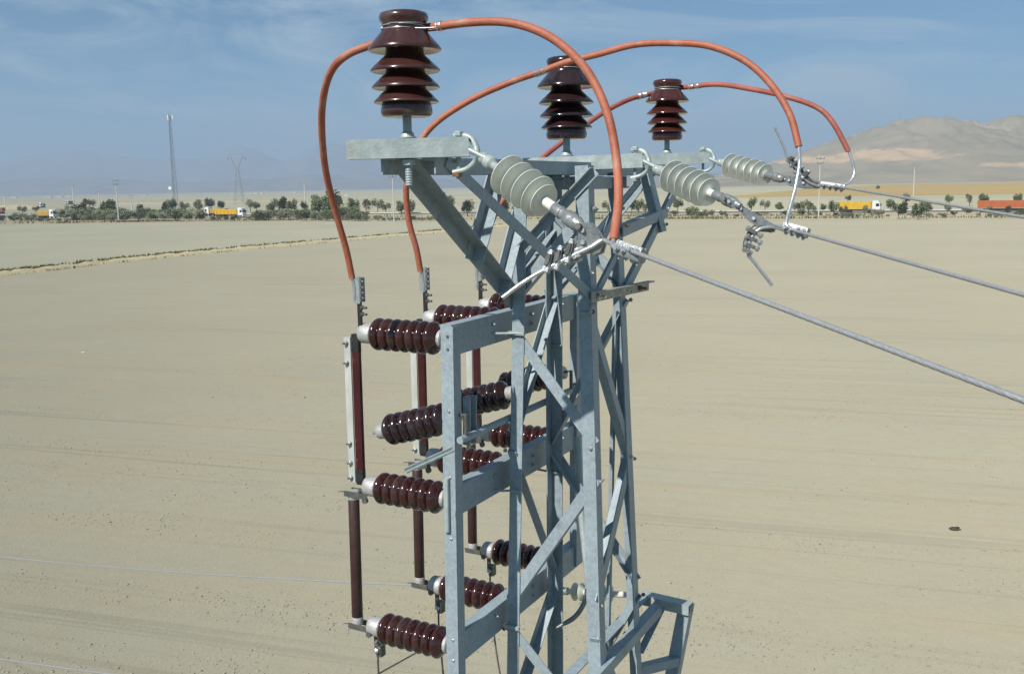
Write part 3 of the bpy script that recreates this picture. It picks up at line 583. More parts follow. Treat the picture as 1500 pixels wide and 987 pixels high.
# ------------------------------------------------------------------ far houses on the plain
def house(x, Y, wpx, hpx, label):
    p = VV((atY(x, 280, Y).x, Y, 0)); W_ = wpx*Y/FPX; H_ = hpx*Y/FPX
    t = thing('farm_house', label, 'house', p, 'far farm buildings')
    MB().box(p+Z*H_/2, VV((W_/2, 0, 0)), VV((0, W_*.3, 0)), Z*(H_/2)).build('wall', 'house_wall', t)
    MB().prism([(-W_*.33, H_), (W_*.33, H_), (0, H_*1.35)], p-VV((W_/2+.3, 0, 0)), p+VV((W_/2+.3, 0, 0)), VV((0, 1, 0)), Z).build('roof', 'house_roof', t)
    for i in range(3): MB().box(p+VV(((i-1)*W_*.28, -W_*.305, H_*.5)), VV((W_*.05, 0, 0)), VV((0, .1, 0)), Z*H_*.2).build('window', 'glass', t)
HS = [(366, 2400, 7, 1.6, 'far low white farm building with a wide front under the mountains'), (374, 2450, 6, 2.0, 'far taller white farm building in the middle of the farm'), (383, 2500, 5, 1.5, 'far small white farm shed at the end of the farm'), (340, 2450, 4, 1.3, 'far lone white shed below the pylon'),
      (430, 2600, 8, 1.4, 'far long pale shed between farm and tower cables'), (507, 1300, 6, 2.2, 'white roadside shed on the open plain'), (70, 2500, 9, 1.4, 'far long white shed under the hazy mountains'), (87, 2550, 7, 1.6, 'far pale building beside the long white shed'), (100, 2600, 6, 1.3, 'far low pale building closing the row of sheds'), (20, 2700, 8, 1.5, 'far white barn above the sandy lot'), (210, 2800, 9, 1.2, 'far low white greenhouse beside the antenna mast')]
for h in HS: house(*h)
for k in PROTO.values():
    for t in k:
        for c in list(t.children): bpy.data.objects.remove(c)
        bpy.data.objects.remove(t)
# ================================================================== lattice tower
TY = 3.70
TC0 = atY(835, 440, TY); TCb = atY(843, 987, TY)
AX = (TCb-TC0)/(TCb.z-TC0.z)                         # tower axis per metre of height
SGN = {'A': (-1, -1), 'B': (1, -1), 'C': (-1, 1), 'D': (1, 1)}      # (along V, along U)
def half(z): return 0.165+0.045*(TC0.z-z)/(TC0.z-TCb.z)
def legp(k, z):
    a, b = SGN[k]; h = half(z); return TC0+AX*(z-TC0.z)+V*(a*h)+U*(b*h)
def legy(k, y):                                       # point of a leg that shows at photo row y
    lo, hi = CH-6.0, CH+2.0
    for _ in range(50):
        m = (lo+hi)/2
        if proj(legp(k, m))[1] > y: lo = m
        else: hi = m
    return legp(k, (lo+hi)/2)
PIN = [atY(597, 201, 2.74), atY(831, 226, 3.74), atY(977, 222, 4.74)]
ARMZ = atY(597, 231.5, 2.74).z                        # top of the two crossarm angles
tower = thing('lattice_tower', 'galvanized steel lattice tower with a double crossarm standing in the ploughed field', 'tower', VV((TC0.x, TC0.y, 0)))
bolts = []
def part(mb, name, m='galv', parent=None, sharp=30): return mb.build(name, m, parent or tower, sharp=sharp)
for k, (a, b) in SGN.items():
    top = legy(k, {'A': 250, 'B': 242, 'C': 256, 'D': 252}[k])
    part(MB().ang(legp(k, 0.0), top, V*(-a), U*(-b), 0.052, 0.005), 'leg')
def brace(p0, p1, a, b, w=0.038, t=0.0045, m='galv', ext=0.03, blt=True, n=None):
    d = (p1-p0).normalized(); q0 = p0-d*ext; q1 = p1+d*ext
    o = part(MB().ang(q0, q1, a, b, w, t), 'brace', m)
    if blt:
        for p in (p0, p1): bolts.append((p+(n or -b)*0.004, n or -b))
    return o
# front face (A-B) : face normal -U ; flat flange lies in the face, the other one points inwards
def FB(k0, y0, k1, y1, face, w=0.038, out=0.0):
    n = {'F': -U, 'K': U, 'R': V, 'L': -V}[face]
    out = min(out, 0)-0.0055 if face in 'FR' else out+0.006
    p0, p1 = legy(k0, y0)+n*out, legy(k1, y1)+n*out
    d = (p1-p0).normalized(); a = n.cross(d).normalized()
    if a.z < 0: a = -a
    cen = -a*(w/2)
    brace(p0+cen, p1+cen, a, -n, w, 0.0045, n=n, ext=-0.004)
f0, f1 = legy('B', 254)-U*0.004, legy('A', 352)+V*0.05-U*0.004
fa = (-U).cross((f1-f0).normalized()); fa = -fa if fa.z > 0 else fa
brace(f0, f1, fa, -U, 0.034, 0.0045, n=-U)
FB('B', 300, 'A', 432, 'F', 0.040, -0.02)
FB('A', 484, 'B', 652, 'F', 0.044); FB('B', 700, 'A', 882, 'F', 0.044, 0.006); FB('A', 916, 'B', 1095, 'F', 0.044)
FB('C', 432, 'A', 634, 'L'); FB('A', 655, 'C', 826, 'L'); FB('C', 858, 'A', 1060, 'L')
FB('D', 436, 'C', 646, 'K'); FB('C', 652, 'D', 850, 'K', 0.034); FB('D', 868, 'C', 1080, 'K')
FB('B', 452, 'D', 664, 'R', 0.036); FB('D', 668, 'B', 884, 'R', 0.048, 0.006); FB('B', 930, 'D', 1110, 'R', 0.034)
FB('C', 300, 'D', 420, 'K'); FB('B', 395, 'D', 300, 'R', 0.034); FB('D', 360, 'B', 452, 'R', 0.03)
FB('C', 330, 'A', 410, 'L', 0.034)
zz = legy('B', 1110).z; step = 0.62; i = 0                              # lattice goes on down to the ground
while zz > 0.8:
    for f, (p, q) in {'F': 'AB', 'K': 'CD', 'L': 'AC', 'R': 'BD'}.items():
        n = {'F': -U, 'K': U, 'R': V, 'L': -V}[f]
        if i % 2: p, q = q, p
        p0, p1 = legp(p, zz)+n*0.006, legp(q, zz-step)+n*0.006; a = n.cross((p1-p0).normalized()); a = a if a.z > 0 else -a
        brace(p0-a*0.02, p1-a*0.02, a, -n, 0.04, blt=False)
    zz -= step; step *= 1.045; i += 1
# footing
for k in SGN:
    p = legp(k, 0.0); part(MB().bbox(VV((p.x, p.y, 0.11)), VV((0.2, 0, 0)), VV((0, 0.2, 0)), VV((0, 0, 0.16))), 'footing', 'concrete')
# crossbars on top of the legs that carry the crossarm
zb = ARMZ-0.052
for (k0, k1, n) in (('C', 'D', -U),):
    p0, p1 = legp(k0, zb), legp(k1, zb); d = (p1-p0).normalized()
    part(MB().ang(p0-d*0.03+n*0.007, p1+d*0.03+n*0.007, -Z, n, 0.05, 0.005), 'crossbar')
p0, p1 = legp('B', ARMZ-0.10), legp('D', ARMZ-0.10); part(MB().ang(p0-V*0.012, p1-V*0.012, Z, -V, 0.045, 0.005), 'crossbar')

# the two long crossarm angles
L1a, L1b = PIN[0]-V*0.07-U*0.035, PIN[2]-V*0.07+U*0.05
L2a, L2b = PIN[0]+V*0.07+U*0.032, PIN[2]+V*0.07+U*0.10
for q in (L1a, L1b, L2a, L2b): q.z = ARMZ
part(MB().ang(L1a, L1b, -Z, V, 0.046, 0.005), 'crossarm_beam')
part(MB().ang(L2a, L2b, -Z, -V, 0.046, 0.005), 'crossarm_beam')
def along(p, q, x):                                   # point of line p-q that shows at photo column x
    lo, hi = 0.0, 1.0
    s = proj(q)[0] > proj(p)[0]
    for _ in range(40):
        m = (lo+hi)/2
        if (proj(p.lerp(q, m))[0] < x) == s: lo = m
        else: hi = m
    return p.lerp(q, (lo+hi)/2)
dn = -Z*0.024
D1a, D1b = along(L1a, L1b, 590)+dn-V*0.008, legy('A', 440)-V*0.012
D2a, D2b = along(L2a, L2b, 660)+dn+V*0.008, legy('B', 436)+V*0.012
D4a, D4b = along(L2a, L2b, 1003)+dn+V*0.008, legy('D', 420)+V*0.014
D5a, D5b = along(L1a, L1b, 950)+dn-V*0.008, legy('C', 425)-V*0.012
def arm_brace(p0, p1, w, n, flip=1):
    d = (p1-p0).normalized(); a = n.cross(d).normalized()*flip; brace(p0-a*w/2, p1-a*w/2, a, -n, w, 0.005, n=n)
arm_brace(D1a, D1b, 0.052, -V, 1)
arm_brace(D2a, D2b, 0.036, V, -1)
arm_brace(D4a, D4b, 0.042, V, -1)
arm_brace(D5a, D5b, 0.042, -V, 1)
arm_brace(along(L2a, L2b, 946)+dn+V*0.016, D4a.lerp(D4b, 0.52)+V*0.016, 0.06, V, -1)
arm_brace(legy('D', 338)+V*0.012, D4a.lerp(D4b, 0.42)+V*0.006, 0.042, V, -1)
arm_brace(along(L1a, L1b, 722)+dn-V*0.002, D1a.lerp(D1b, 0.56)+V*0.004, 0.05, -V, 1)
arm_brace(legy('A', 322)-V*0.004, D1a.lerp(D1b, 0.84)+V*0.004, 0.045, -V, 1)
# short holders across the crossarm, one below each pin insulator
def holder(x0, y0, x1, y1, Y, h, Y1=None):
    p0, p1 = atY(x0, y0, Y), atY(x1, y1, Y1 or Y)
    d = (p1-p0).normalized(); bk = VV((0, 1, 0)); bk = (bk-d*bk.dot(d)).normalized()
    part(MB().chan(p0, p1, Z, bk, h, 0.062, 0.006), 'insulator_holder', 'galv_new')
    return p0, p1
H1 = holder(507, 219.5, 687, 214.8, 2.712, 0.0535)
H2 = holder(766, 242, 941, 235, 3.80, 0.0535, 3.66)
H3 = holder(926, 235, 1039, 230.5, 4.71, 0.0535)
# step bracket clamped across legs B and D
p0 = onpl(866, 427, legy('B', 425)+V*0.02, V); p1 = onpl(949, 411, legy('B', 425)+V*0.02, V)
part(MB().ang(p0, p1, -Z, V, 0.040, 0.005, 0.03), 'side_bracket', 'galv_dirty')
e = (p1-p0).normalized()
for q in (0.08, 0.80):
    c = p0.lerp(p1, q)-Z*0.022+V*0.006
    part(MB().bolt(c, V, 0.011, 0.010, 0.022), 'bracket_bolt', 'rusty_bolt' if q > 0.5 else 'bright_metal')
# clamp band on leg A where the lattice meets
for y in (915, 487):
    p = legy('A', y); part(MB().box(p+V*0.024-U*0.008, V*0.034, U*0.006, Z*0.007), 'clamp_band', 'galv_new')
for p, n in bolts:
    if proj(p)[1] < 1050: part(MB().bolt(p, n, 0.0085, 0.007, 0.004), 'bolt', 'rusty_bolt' if random.random() < .22 else 'bolt_steel')
# slim rods: drive pipe and thin rod inside the tower
tag(MB().tube([atY(846, 640, 3.95), atY(851, 745, 3.9), atY(868, 905, 3.75), atY(884, 1010, 3.7), atY(905, 1130, 3.7)], 0.0155, 14).build('drive_pipe', 'galv_new', loc=atY(884, 1010, 3.7)), 'round galvanized switch drive pipe running down inside the lattice tower', 'pipe')
part(MB().ang(legy('D', 455)-V*0.03-U*0.01, legp('D', legy('D', 1000).z)-V*0.13-U*0.05, -V, -U, 0.022, 0.004), 'redundant_brace')

# lower crossarm (for the line leaving to the other side)
zl = atY(948, 872, 4.05).z
LA = onpl(928, 880, VV((0, 0, zl)), Z); LB = onpl(963, 893, VV((0, 0, zl)), Z)
part(MB().ang(LA+U*0.12, LA-U*2.3, -Z, V, 0.045, 0.005), 'lower_crossarm_beam')
part(MB().ang(LB+U*0.05, LB-U*2.3, -Z, -V, 0.045, 0.005), 'lower_crossarm_beam')
q0 = LA+U*0.09+Z*0.005; q1 = onpl(1012, 884, VV((0, 0, q0.z)), Z)
part(MB().chan(q0, q1, V*0+U, -Z, 0.055, 0.045, 0.006), 'lower_holder', 'galv_new')
part(MB().ang(q1-Z*0.01, atY(988, 1010, q1.y-0.03), -V, U, 0.055, 0.005), 'lower_hanger')
hb = atY(988, 1010, q1.y-0.03); part(MB().ang(legy('D', 978)+U*0.008, (q1-Z*0.01).lerp(hb, 0.62)+U*0.008, -Z, U, 0.04, 0.005), 'lower_tie')
part(MB().ang(q0.lerp(q1, 0.42)-Z*0.02, legy('D', 955)-V*0.02, V, U, 0.030, 0.005), 'lower_tie')

# ================================================================== pin insulators
S = 0.000541*1.0
PROF = [(20, 66), (105, 64), (128, 72), (136, 92), (132, 108), (120, 126), (119, 150), (124, 163), (134, 176), (164, 210), (190, 240), (201, 256), (201, 264), (195, 269), (150, 258), (104, 254),
        (106, 286), (116, 298), (130, 310), (155, 332), (181, 356), (191, 369), (191, 376), (186, 379), (145, 368), (108, 364), (108, 382), (118, 393), (131, 403), (154, 424), (178, 448), (187, 459), (187, 466), (181, 469), (144, 458), (112, 455),
        (112, 470), (120, 480), (132, 490), (152, 508), (172, 530), (180, 538), (180, 544), (174, 547), (145, 540), (134, 540), (137, 556), (143, 585), (142, 603), (134, 616), (118, 621), (30, 621)]
def pin_insulator(P, k, m, label):
    sc_ = k*S; hp = 735-621
    t = thing('pin_insulator', label, 'insulator', P, 'pin insulators on the crossarm')
    MB().lathe([(r*sc_, (737-h)*sc_) for r, h in PROF], P, Z, 48).build('porcelain_body', m, t, sharp=60)
    MB().lathe([(25*sc_, -110*sc_), (25*sc_, 125*sc_)], P, Z, 16).build('pin', 'galv', t)
    MB().lathe([(50*sc_, 0.001), (50*sc_, 6*sc_), (40*sc_, 9*sc_), (33*sc_, 32*sc_), (27*sc_, 36*sc_)], P, Z, 16).build('collar', 'galv_new', t)
    nz = P.z-0.0535 if k >= 1 else P.z-0.0535
    MB().bolt(VV((P.x, P.y, nz-0.020)), Z, 0.021, 0.017).build('nut', 'galv_new', t)
    b = MB()
    thr = [(22*sc_*(1.0 if i % 2 else 0.86), -i*0.0035) for i in range(18)]
    b.lathe(thr, VV((P.x, P.y, nz-0.016)), Z, 12).build('threaded_end', 'galv', t)
    return t
p1 = VV(PIN[0]); p2 = VV(PIN[1]); p3 = VV(PIN[2])
for p, h in ((p1, H1), (p2, H2), (p3, H3)):
    f = h[0].lerp(h[1], (p.x-h[0].x)/(h[1].x-h[0].x)); p.z = f.z+0.0535/2+0.001; p.y = f.y+0.031
PI1 = pin_insulator(p1, 0.935, 'porcelain_dusty', 'glossy brown porcelain pin insulator with loose silver tie wire round its dusty neck')
PI2 = pin_insulator(p2, 1.02, 'porcelain_dark', 'dark brown porcelain pin insulator with an orange cable lying across its neck')
PI3 = pin_insulator(p3, 0.955, 'porcelain_red', 'reddish brown porcelain pin insulator on the bare holder at the crossarm end')
def neck(p, k, h=150): return p+Z*((737-h)*S*k)
# tie wires
def tie(pin, parent, k, h, r, turns, wr, ph, tail=None):
    c = neck(pin, k, h); pts = []
    for i in range(int(40*turns)+1):
        q = ph+2*math.pi*i/40; rr = (r+1.5+3*math.sin(i*0.9))*S*k
        pts.append(c+VV((math.cos(q)*rr, math.sin(q)*rr, 0.0016*math.sin(q*1.5+ph)+0.0045*math.sin(q*0.5+1.3*ph))))
    if tail: pts += spl([pts[-1]]+tail, 6)[1:]
    MB().tube(pts, wr*0.85, 6).build('tie_wire', 'aluminium', parent)
tie(p1, PI1, 0.935, 146, 121, 1.0, 0.0016, 0.2, [atY(632, 44, 2.69), atY(641, 42, 2.68)])
tie(p1, PI1, 0.935, 152, 121, 1.1, 0.0016, 2.2)
tie(p1, PI1, 0.935, 141, 121, 0.9, 0.0016, 4.1, [atY(630, 41, 2.68), atY(642, 37, 2.67)])
tie(p3, PI3, 0.955, 146, 121, 1.0, 0.0018, 0.0); tie(p3, PI3, 0.955, 152, 121, 1.0, 0.0018, 1.5)
tie(p2, PI2, 1.02, 146, 122, 1.0, 0.0018, 0.4)

# ================================================================== jumper cables
def cable(name, pts, r, m, label, bare=None, wraps=(), bands=()):
    P = spl([atY(x+(random.uniform(-1.1, 1.1) if 1 < i < len(pts)-2 else 0), y+(random.uniform(-1.1, 1.1) if 1 < i < len(pts)-2 else 0), Y_) for i, (x, y, Y_) in enumerate(pts)], 10)
    t = thing(name, label, 'cable', P[0], 'insulated jumper cables')
    MB().tube(P, r, 16).build('insulation', m, t, sharp=60)
    if bare:
        for bp in bare:
            Q = spl([atY(*p) for p in bp], 40); MB().tube(Q, r*0.55, 18, lobes=6, twist=45).build('bare_conductor', 'bright_metal', t, sharp=60)
    for (x, n_) in wraps:
        j = min(range(len(P)), key=lambda i: abs(proj(P[i])[0]-x[0])+abs(proj(P[i])[1]-x[1]))
        d = (P[min(j+1, len(P)-1)]-P[j-1]).normalized(); e1 = d.orthogonal().normalized(); e2 = d.cross(e1)
        pts2 = [P[j]+d*((i/12)*0.006-n_*0.003)+(e1*math.cos(2*math.pi*i/12)+e2*math.sin(2*math.pi*i/12))*(r+0.0014) for i in range(12*n_)]
        MB().tube(pts2, 0.0016, 6).build('binding_wire', 'bright_metal', t)
    return t, P
cable('jumper_cable', [(516, 408, 3.34), (507, 365, 3.32), (492, 310, 3.28), (478, 250, 3.2), (471, 190, 3.1), (473, 140, 3.0), (487, 102, 2.92), (510, 81, 2.86), (545, 66, 2.83), (580, 54, 2.83), (615, 44, 2.80), (640, 39, 2.72), (690, 33, 2.68),
      (740, 33, 2.63), (785, 45, 2.59), (825, 68, 2.56), (862, 108, 2.53), (888, 165, 2.49), (901, 225, 2.46), (906, 290, 2.40), (899, 352, 2.32)], 0.0114, 'cable_orange',
      'thick orange jumper cable arching over the pin insulator with loose tie wire', bare=[[(516, 405, 3.34), (519, 424, 3.34), (519, 440, 3.34)], [(899, 350, 2.32), (898, 360, 2.30), (908, 366, 2.28), (925, 369, 2.27)]], wraps=[((646, 38), 3)])
cable('jumper_cable', [(616, 398, 3.74), (610, 365, 3.73), (600, 325, 3.72), (594, 285, 3.7), (597, 248, 3.68), (612, 212, 3.66), (640, 178, 3.64), (690, 146, 3.62), (745, 122, 3.60), (795, 103, 3.58), (832, 92, 3.57), (875, 79, 3.54), (930, 66, 3.48),
      (985, 63, 3.45), (1040, 69, 3.4), (1090, 90, 3.33), (1130, 124, 3.27), (1157, 168, 3.22), (1170, 215, 3.18)], 0.0118, 'cable_orange',
      'long orange jumper cable looping over the dark pin insulator', bare=[[(617, 394, 3.74), (620, 414, 3.74), (620, 428, 3.74)], [(1170, 213, 3.18), (1171, 240, 3.17), (1165, 275, 3.15), (1157, 305, 3.12), (1152, 328, 3.09), (1160, 336, 3.08)]],
      wraps=[((787, 107), 4), ((797, 103), 3), ((842, 88), 2), ((853, 85), 3)])
cable('jumper_cable', [(708, 363, 4.15), (718, 332, 4.15), (734, 300, 4.15), (760, 265, 4.18), (790, 235, 4.22), (830, 205, 4.35), (880, 167, 4.55), (920, 147, 4.68), (955, 136, 4.78), (980, 130, 4.82), (1005, 127, 4.72), (1050, 124, 4.6),
      (1100, 130, 4.45), (1150, 141, 4.3), (1195, 157, 4.25), (1220, 180, 4.2), (1243, 222, 4.17)], 0.0116, 'cable_pink',
      'faded red jumper cable tied to the pin insulator at the crossarm end', bare=[[(709, 360, 4.15), (702, 385, 4.15), (699, 400, 4.16), (699, 425, 4.16)], [(1243, 220, 4.17), (1250, 242, 4.16), (1251, 256, 4.15), (1243, 268, 4.14), (1228, 273, 4.14)]],
      wraps=[((943, 139), 5), ((935, 142), 3), ((1012, 126), 4), ((1022, 126), 4)])

# ================================================================== tension strings, dead-end clamps, conductors
LD = VV((0.5, -0.866, 0))
def shackle(par, hp, Y, k):
    x, y = hp                                          # right end of the holder, photo pixel
    def q(dx, dy, dY=0.0): return atY(x+dx*k, y+dy*k, Y+dY)
    MB().tube([q(-18, -24, 0.03), q(-18, 46, 0.03)], 0.0065*1.0, 10).build('shackle_pin', 'galv', par)
    MB().lathe([(0.015, 0), (0.015, 0.010), (0.012, 0.013)], q(-18, -17, 0.03), Z, 6).build('pin_head', 'galv_new', par)
    MB().lathe([(0.015, 0), (0.015, 0.010), (0.012, 0.013)], q(-20, 43, 0.03), Z, 6).build('pin_nut', 'rusty_bolt' if k == 1 else 'galv', par)
    MB().tube(spl([q(-26, -16, 0.03), q(-10, -17, 0.03), q(1, -12, 0.02), q(8, 2, 0.01), q(8, 11, 0.0)], 6), 0.0095, 12).build('shackle', 'galv_new', par)
    MB().tube(spl([q(8, 12, 0.0), q(5, 22, 0.01), q(-7, 32, 0.02), q(-26, 37, 0.03)], 6), 0.0080, 12).build('shackle', 'galv_new', par)
    MB().tube(spl([q(-4, 3, 0.01), q(6, 8, 0.0), q(18, 14, -0.01), q(28, 18, -0.02)], 5), 0.0078, 10).build('ball_link', 'galv_new', par)
def string(idx, hp, Y, k, a, b, label, sheds, rbig, rend):
    """a, b: start and end of the insulator axis (world)"""
    t = thing('tension_insulator', label, 'insulator', a, 'composite tension insulators')
    shackle(t, hp, Y, k)
    d = (b-a).normalized(); L = (b-a).length
    MB().lathe([(0.012, -0.03), (0.017, -0.022), (0.017, -0.010), (0.013, -0.005), (0.020, 0.0), (0.020, 0.022), (0.012, 0.03), (0.0125, 0.06), (0.016, 0.065), (0.016, 0.095), (0.014, 0.10)], a, d, 20).build('socket', 'galv_new', t)
    MB().lathe([(0.0135, 0.08), (0.016, 0.085), (0.016, sheds[-1]-0.004)], a, d, 20).build('core', 'silicone', t)
    MB().lathe([(0.0135, sheds[-1]-0.006), (0.0135, L*0.74)], a, d, 20).build('core_end', 'core_white', t)
    for i, s in enumerate(sheds):
        rr = rend if i == len(sheds)-1 else rbig
        pr = [(0.0135, s-0.011), (0.017, s-0.008), (rr*0.6, s-0.0035), (rr*0.97, s-0.0008), (rr, s+0.0006), (rr*0.985, s+0.0022), (rr*0.7, s+0.0014), (0.02, s+0.0008), (0.0135, s+0.004)]
        MB().lathe(pr, a, d, 48, caps=False).build('shed', 'silicone', t, sharp=50)
    MB().lathe([(0.0135, L*0.695), (0.0150, L*0.70), (0.0150, L*0.755), (0.0172, L*0.76), (0.0172, L*0.775), (0.0150, L*0.78), (0.0150, L*0.81), (0.0200, L*0.825), (0.0208, L*0.87), (0.0185, L*0.90), (0.0205, L*0.91), (0.015, L*0.95), (0.009, L*1.0)], a, d, 20).build('end_fitting', 'clamp_metal', t)
    return t
A1 = atY(714, 236, 2.70); B1 = atY(858, 337, 2.42)
A2 = atY(966, 250, 3.60); B2 = atY(1085, 302, 3.22)
A3 = atY(1058, 239, 4.66); B3 = atY(1152, 264, 4.30)
def shedset(s0, s1, n): return [s0+(s1-s0)*i/(n-1) for i in range(n)]+[s1+(s1-s0)*0.19]
L1_ = (B1-A1).length; L2_ = (B2-A2).length; L3_ = (B3-A3).length
string(0, (690, 216), 2.71, 1.0, A1, B1, 'grey composite tension insulator hanging from the holder with loose tie wire', shedset(L1_*0.22, L1_*0.535, 4), 0.058, 0.046)
string(1, (944, 233), 3.66, 0.76, A2, B2, 'pale composite tension insulator hooked to the middle crossarm holder', shedset(L2_*0.18, L2_*0.56, 5), 0.060, 0.050)
string(2, (1041, 230), 4.71, 0.62, A3, B3, 'pale composite tension insulator at the outermost crossarm end', shedset(L3_*0.14, L3_*0.60, 5), 0.056, 0.048)
def clamp(nm, label, Y, plate, body, bolts_, tail, loop, r=0.017, k=1.0, bm='clamp_metal'):
    P0 = atY(plate[0][0], plate[0][1], Y)
    t = thing('strain_clamp', label, 'clamp', P0, 'dead end strain clamps')
    n = VV((-0.5, -0.85, 0.15)).normalized()
    # side plates
    pts = [atY(x, y, Y) for x, y in plate]
    for s in (-0.010, 0.010):
        m = len(pts); a_ = [p+n*(s-0.003) for p in pts]; b_ = [p+n*(s+0.003) for p in pts]
        MB().add(a_+b_, [tuple(range(m)), tuple(reversed(range(m, 2*m)))]+[(i, (i+1) % m, m+(i+1) % m, m+i) for i in range(m)]).build('side_plate', 'clamp_metal', t)
    Bp = spl([atY(x, y, Y) for x, y in body], 6); rr = [r*(0.75+0.35*math.sin(math.pi*(0.15+0.7*i/(len(Bp)-1)))) for i in range(len(Bp))]
    MB().tube(Bp, [q_*0.8 for q_ in rr], 14).build('clamp_body', bm, t)
    c = MB().tube(spl([atY(x, y, Y-0.015) for x, y in loop+tail], 24), 0.0056, 18, lobes=6, twist=45); c.build('conductor_tail', 'bright_metal', t)
    for (x, y, dx, dy) in bolts_:
        p = atY(x, y, Y-0.012); q = atY(x+dx, y+dy, Y-0.022); ax = (q-p).normalized()
        MB().tube([p, q], 0.0058*k, 8).build('u_bolt', 'bright_metal', t)
        MB().bolt(q-ax*0.010, ax, 0.0095*k, 0.009).build('nut', 'bolt_steel', t)
        MB().bolt(p+ax*0.012, -ax, 0.0095*k, 0.009).build('nut', 'bolt_steel', t)
        m_ = p.lerp(q, 0.45); MB().bbox(m_, ax*0.013*k, (Bp[-1]-Bp[0]).normalized()*0.0065*k, n*0.012*k, 0.3).build('keeper', 'dark_fitting', t)
    for (x, y) in (((pts_[0]+q_[0])/2, (pts_[1]+q_[1])/2) for pts_, q_ in zip(plate[1:4], reversed(plate[-3:]))):
        c_ = atY(x, y, Y); MB().tube([c_-n*0.018, c_+n*0.018], 0.0035, 8).build('rivet', 'bolt_steel', t); MB().bolt(c_+n*0.013, n, 0.007, 0.006).build('nut', 'bolt_steel', t)
    # clevis pin
    MB().tube([atY(plate[0][0], plate[0][1]+5, Y)-n*0.022, atY(plate[0][0], plate[0][1]+5, Y)+n*0.022], 0.008, 10).build('clevis_pin', 'dark_fitting', t)
    return t
clamp('c1', 'grey strain clamp with its bolts up and bare tail pointing at the tower leg', 2.38,
      [(852, 328), (866, 326), (878, 340), (886, 356), (882, 370), (872, 374), (864, 368), (846, 374), (838, 372), (849, 352)], [(876, 362), (862, 364), (845, 368), (826, 377), (806, 388), (797, 395)],
      [(838, 350, -8, 36), (822, 360, -8, 36), (808, 366, -8, 34), (840, 382, 12, -6)], [(806, 391), (785, 402), (760, 418), (736, 436)], [(900, 360), (884, 352), (866, 362), (840, 374)])
clamp('c2', 'shiny strain clamp hanging under its tension insulator with bare tail pointing down', 3.24,
      [(1062, 287), (1074, 293), (1090, 303), (1112, 316), (1137, 331), (1133, 340), (1118, 336), (1100, 326), (1084, 310), (1066, 300)], [(1132, 336), (1122, 334), (1110, 334), (1101, 342), (1095, 354), (1093, 366)],
      [(1093, 333, 24, 14), (1092, 345, 24, 12), (1090, 356, 22, 10), (1088, 364, 14, 8)], [(1096, 372), (1103, 382), (1117, 400), (1131, 418)], [(1150, 338), (1132, 333), (1112, 336), (1099, 352)], r=0.017, k=1.05, bm='dark_fitting')
clamp('c3', 'small strain clamp turned upwards with a straight bare tail end standing up', 4.31,
      [(1146, 258), (1158, 258), (1180, 262), (1202, 268), (1200, 276), (1176, 276), (1156, 272)], [(1200, 270), (1188, 268), (1177, 258), (1167, 246), (1158, 236)],
      [(1171, 236, -14, 8), (1177, 244, -14, 10), (1186, 250, -12, 12), (1164, 230, -12, 6)], [(1154, 232), (1149, 218), (1142, 202), (1135, 187)], [(1205, 272), (1196, 272), (1180, 264), (1166, 246)], r=0.017, k=1.1, bm='dark_fitting')
def pgclamp(x0, y0, x1, y1, Y, label, h=0.017):
    a, b = atY(x0, y0, Y), atY(x1, y1, Y-0.05); d = (b-a).normalized(); s = VV((0, 1, 0)).cross(d).normalized(); f = d.cross(s)
    t = thing('parallel_groove_clamp', label, 'clamp', a, 'parallel groove clamps')
    m = a.lerp(b, 0.5); L = (b-a).length/2
    MB().bbox(m-f*0.009, s*h, f*0.008, d*L, 0.35).build('clamp_half', 'clamp_metal', t); MB().bbox(m+f*0.009, s*h, f*0.008, d*L*0.96, 0.35).build('clamp_half', 'clamp_metal', t)
    for q in (-0.7, -0.2, 0.3, 0.75):
        c = m+d*L*q
        for sg in (-1, 1): MB().bolt(c+s*h*0.25*(-1 if q > 0 else 1)+f*0.016*sg, f*sg, 0.007, 0.007, 0.006).build('bolt', 'bolt_steel', t)
        MB().bolt(c+s*h*0.9, s, 0.0065, 0.007, 0.004).build('bolt', 'bolt_steel', t)
pgclamp(906, 362, 943, 375, 2.285, 'grey parallel groove clamp where the thick orange cable joins the conductor')
pgclamp(1149, 332, 1184, 342, 3.11, 'bolted parallel groove clamp below the looping orange cable end', 0.016)
pgclamp(1203, 270, 1238, 275, 4.18, 'bolted parallel groove clamp below the faded red cable end', 0.012)
def conductor(pts, r, label, lob=7, grp='stranded line conductors'):
    P = [VV(p) for p in pts]; a, b = P[0], P[1]; d = (b-a)
    Q = []
    for i in range(520):
        s = i*0.011 if i < 400 else 4.4+(i-400)*0.15; p = a+d.normalized()*s; p.z += 0.0011*s*s; Q.append(p)
    o = MB().tube(Q, r, 28, lobes=lob, twist=45).build('line_conductor', 'aluminium', loc=a, sharp=70)
    return tag(o, label, 'wire', grp)
conductor([atY(884, 352, 2.35), atY(1500, 588, 1.31)], 0.0054, 'twisted aluminium line conductor leaving the clamp of the thick orange cable')
conductor([atY(1136, 330, 3.19), atY(1500, 433, 2.12)], 0.0054, 'twisted aluminium line conductor leaving the clamp of the looping orange cable')
conductor([atY(1200, 269, 4.25), atY(1500, 319, 3.1)], 0.0054, 'twisted aluminium line conductor leaving the clamp of the faded red cable')
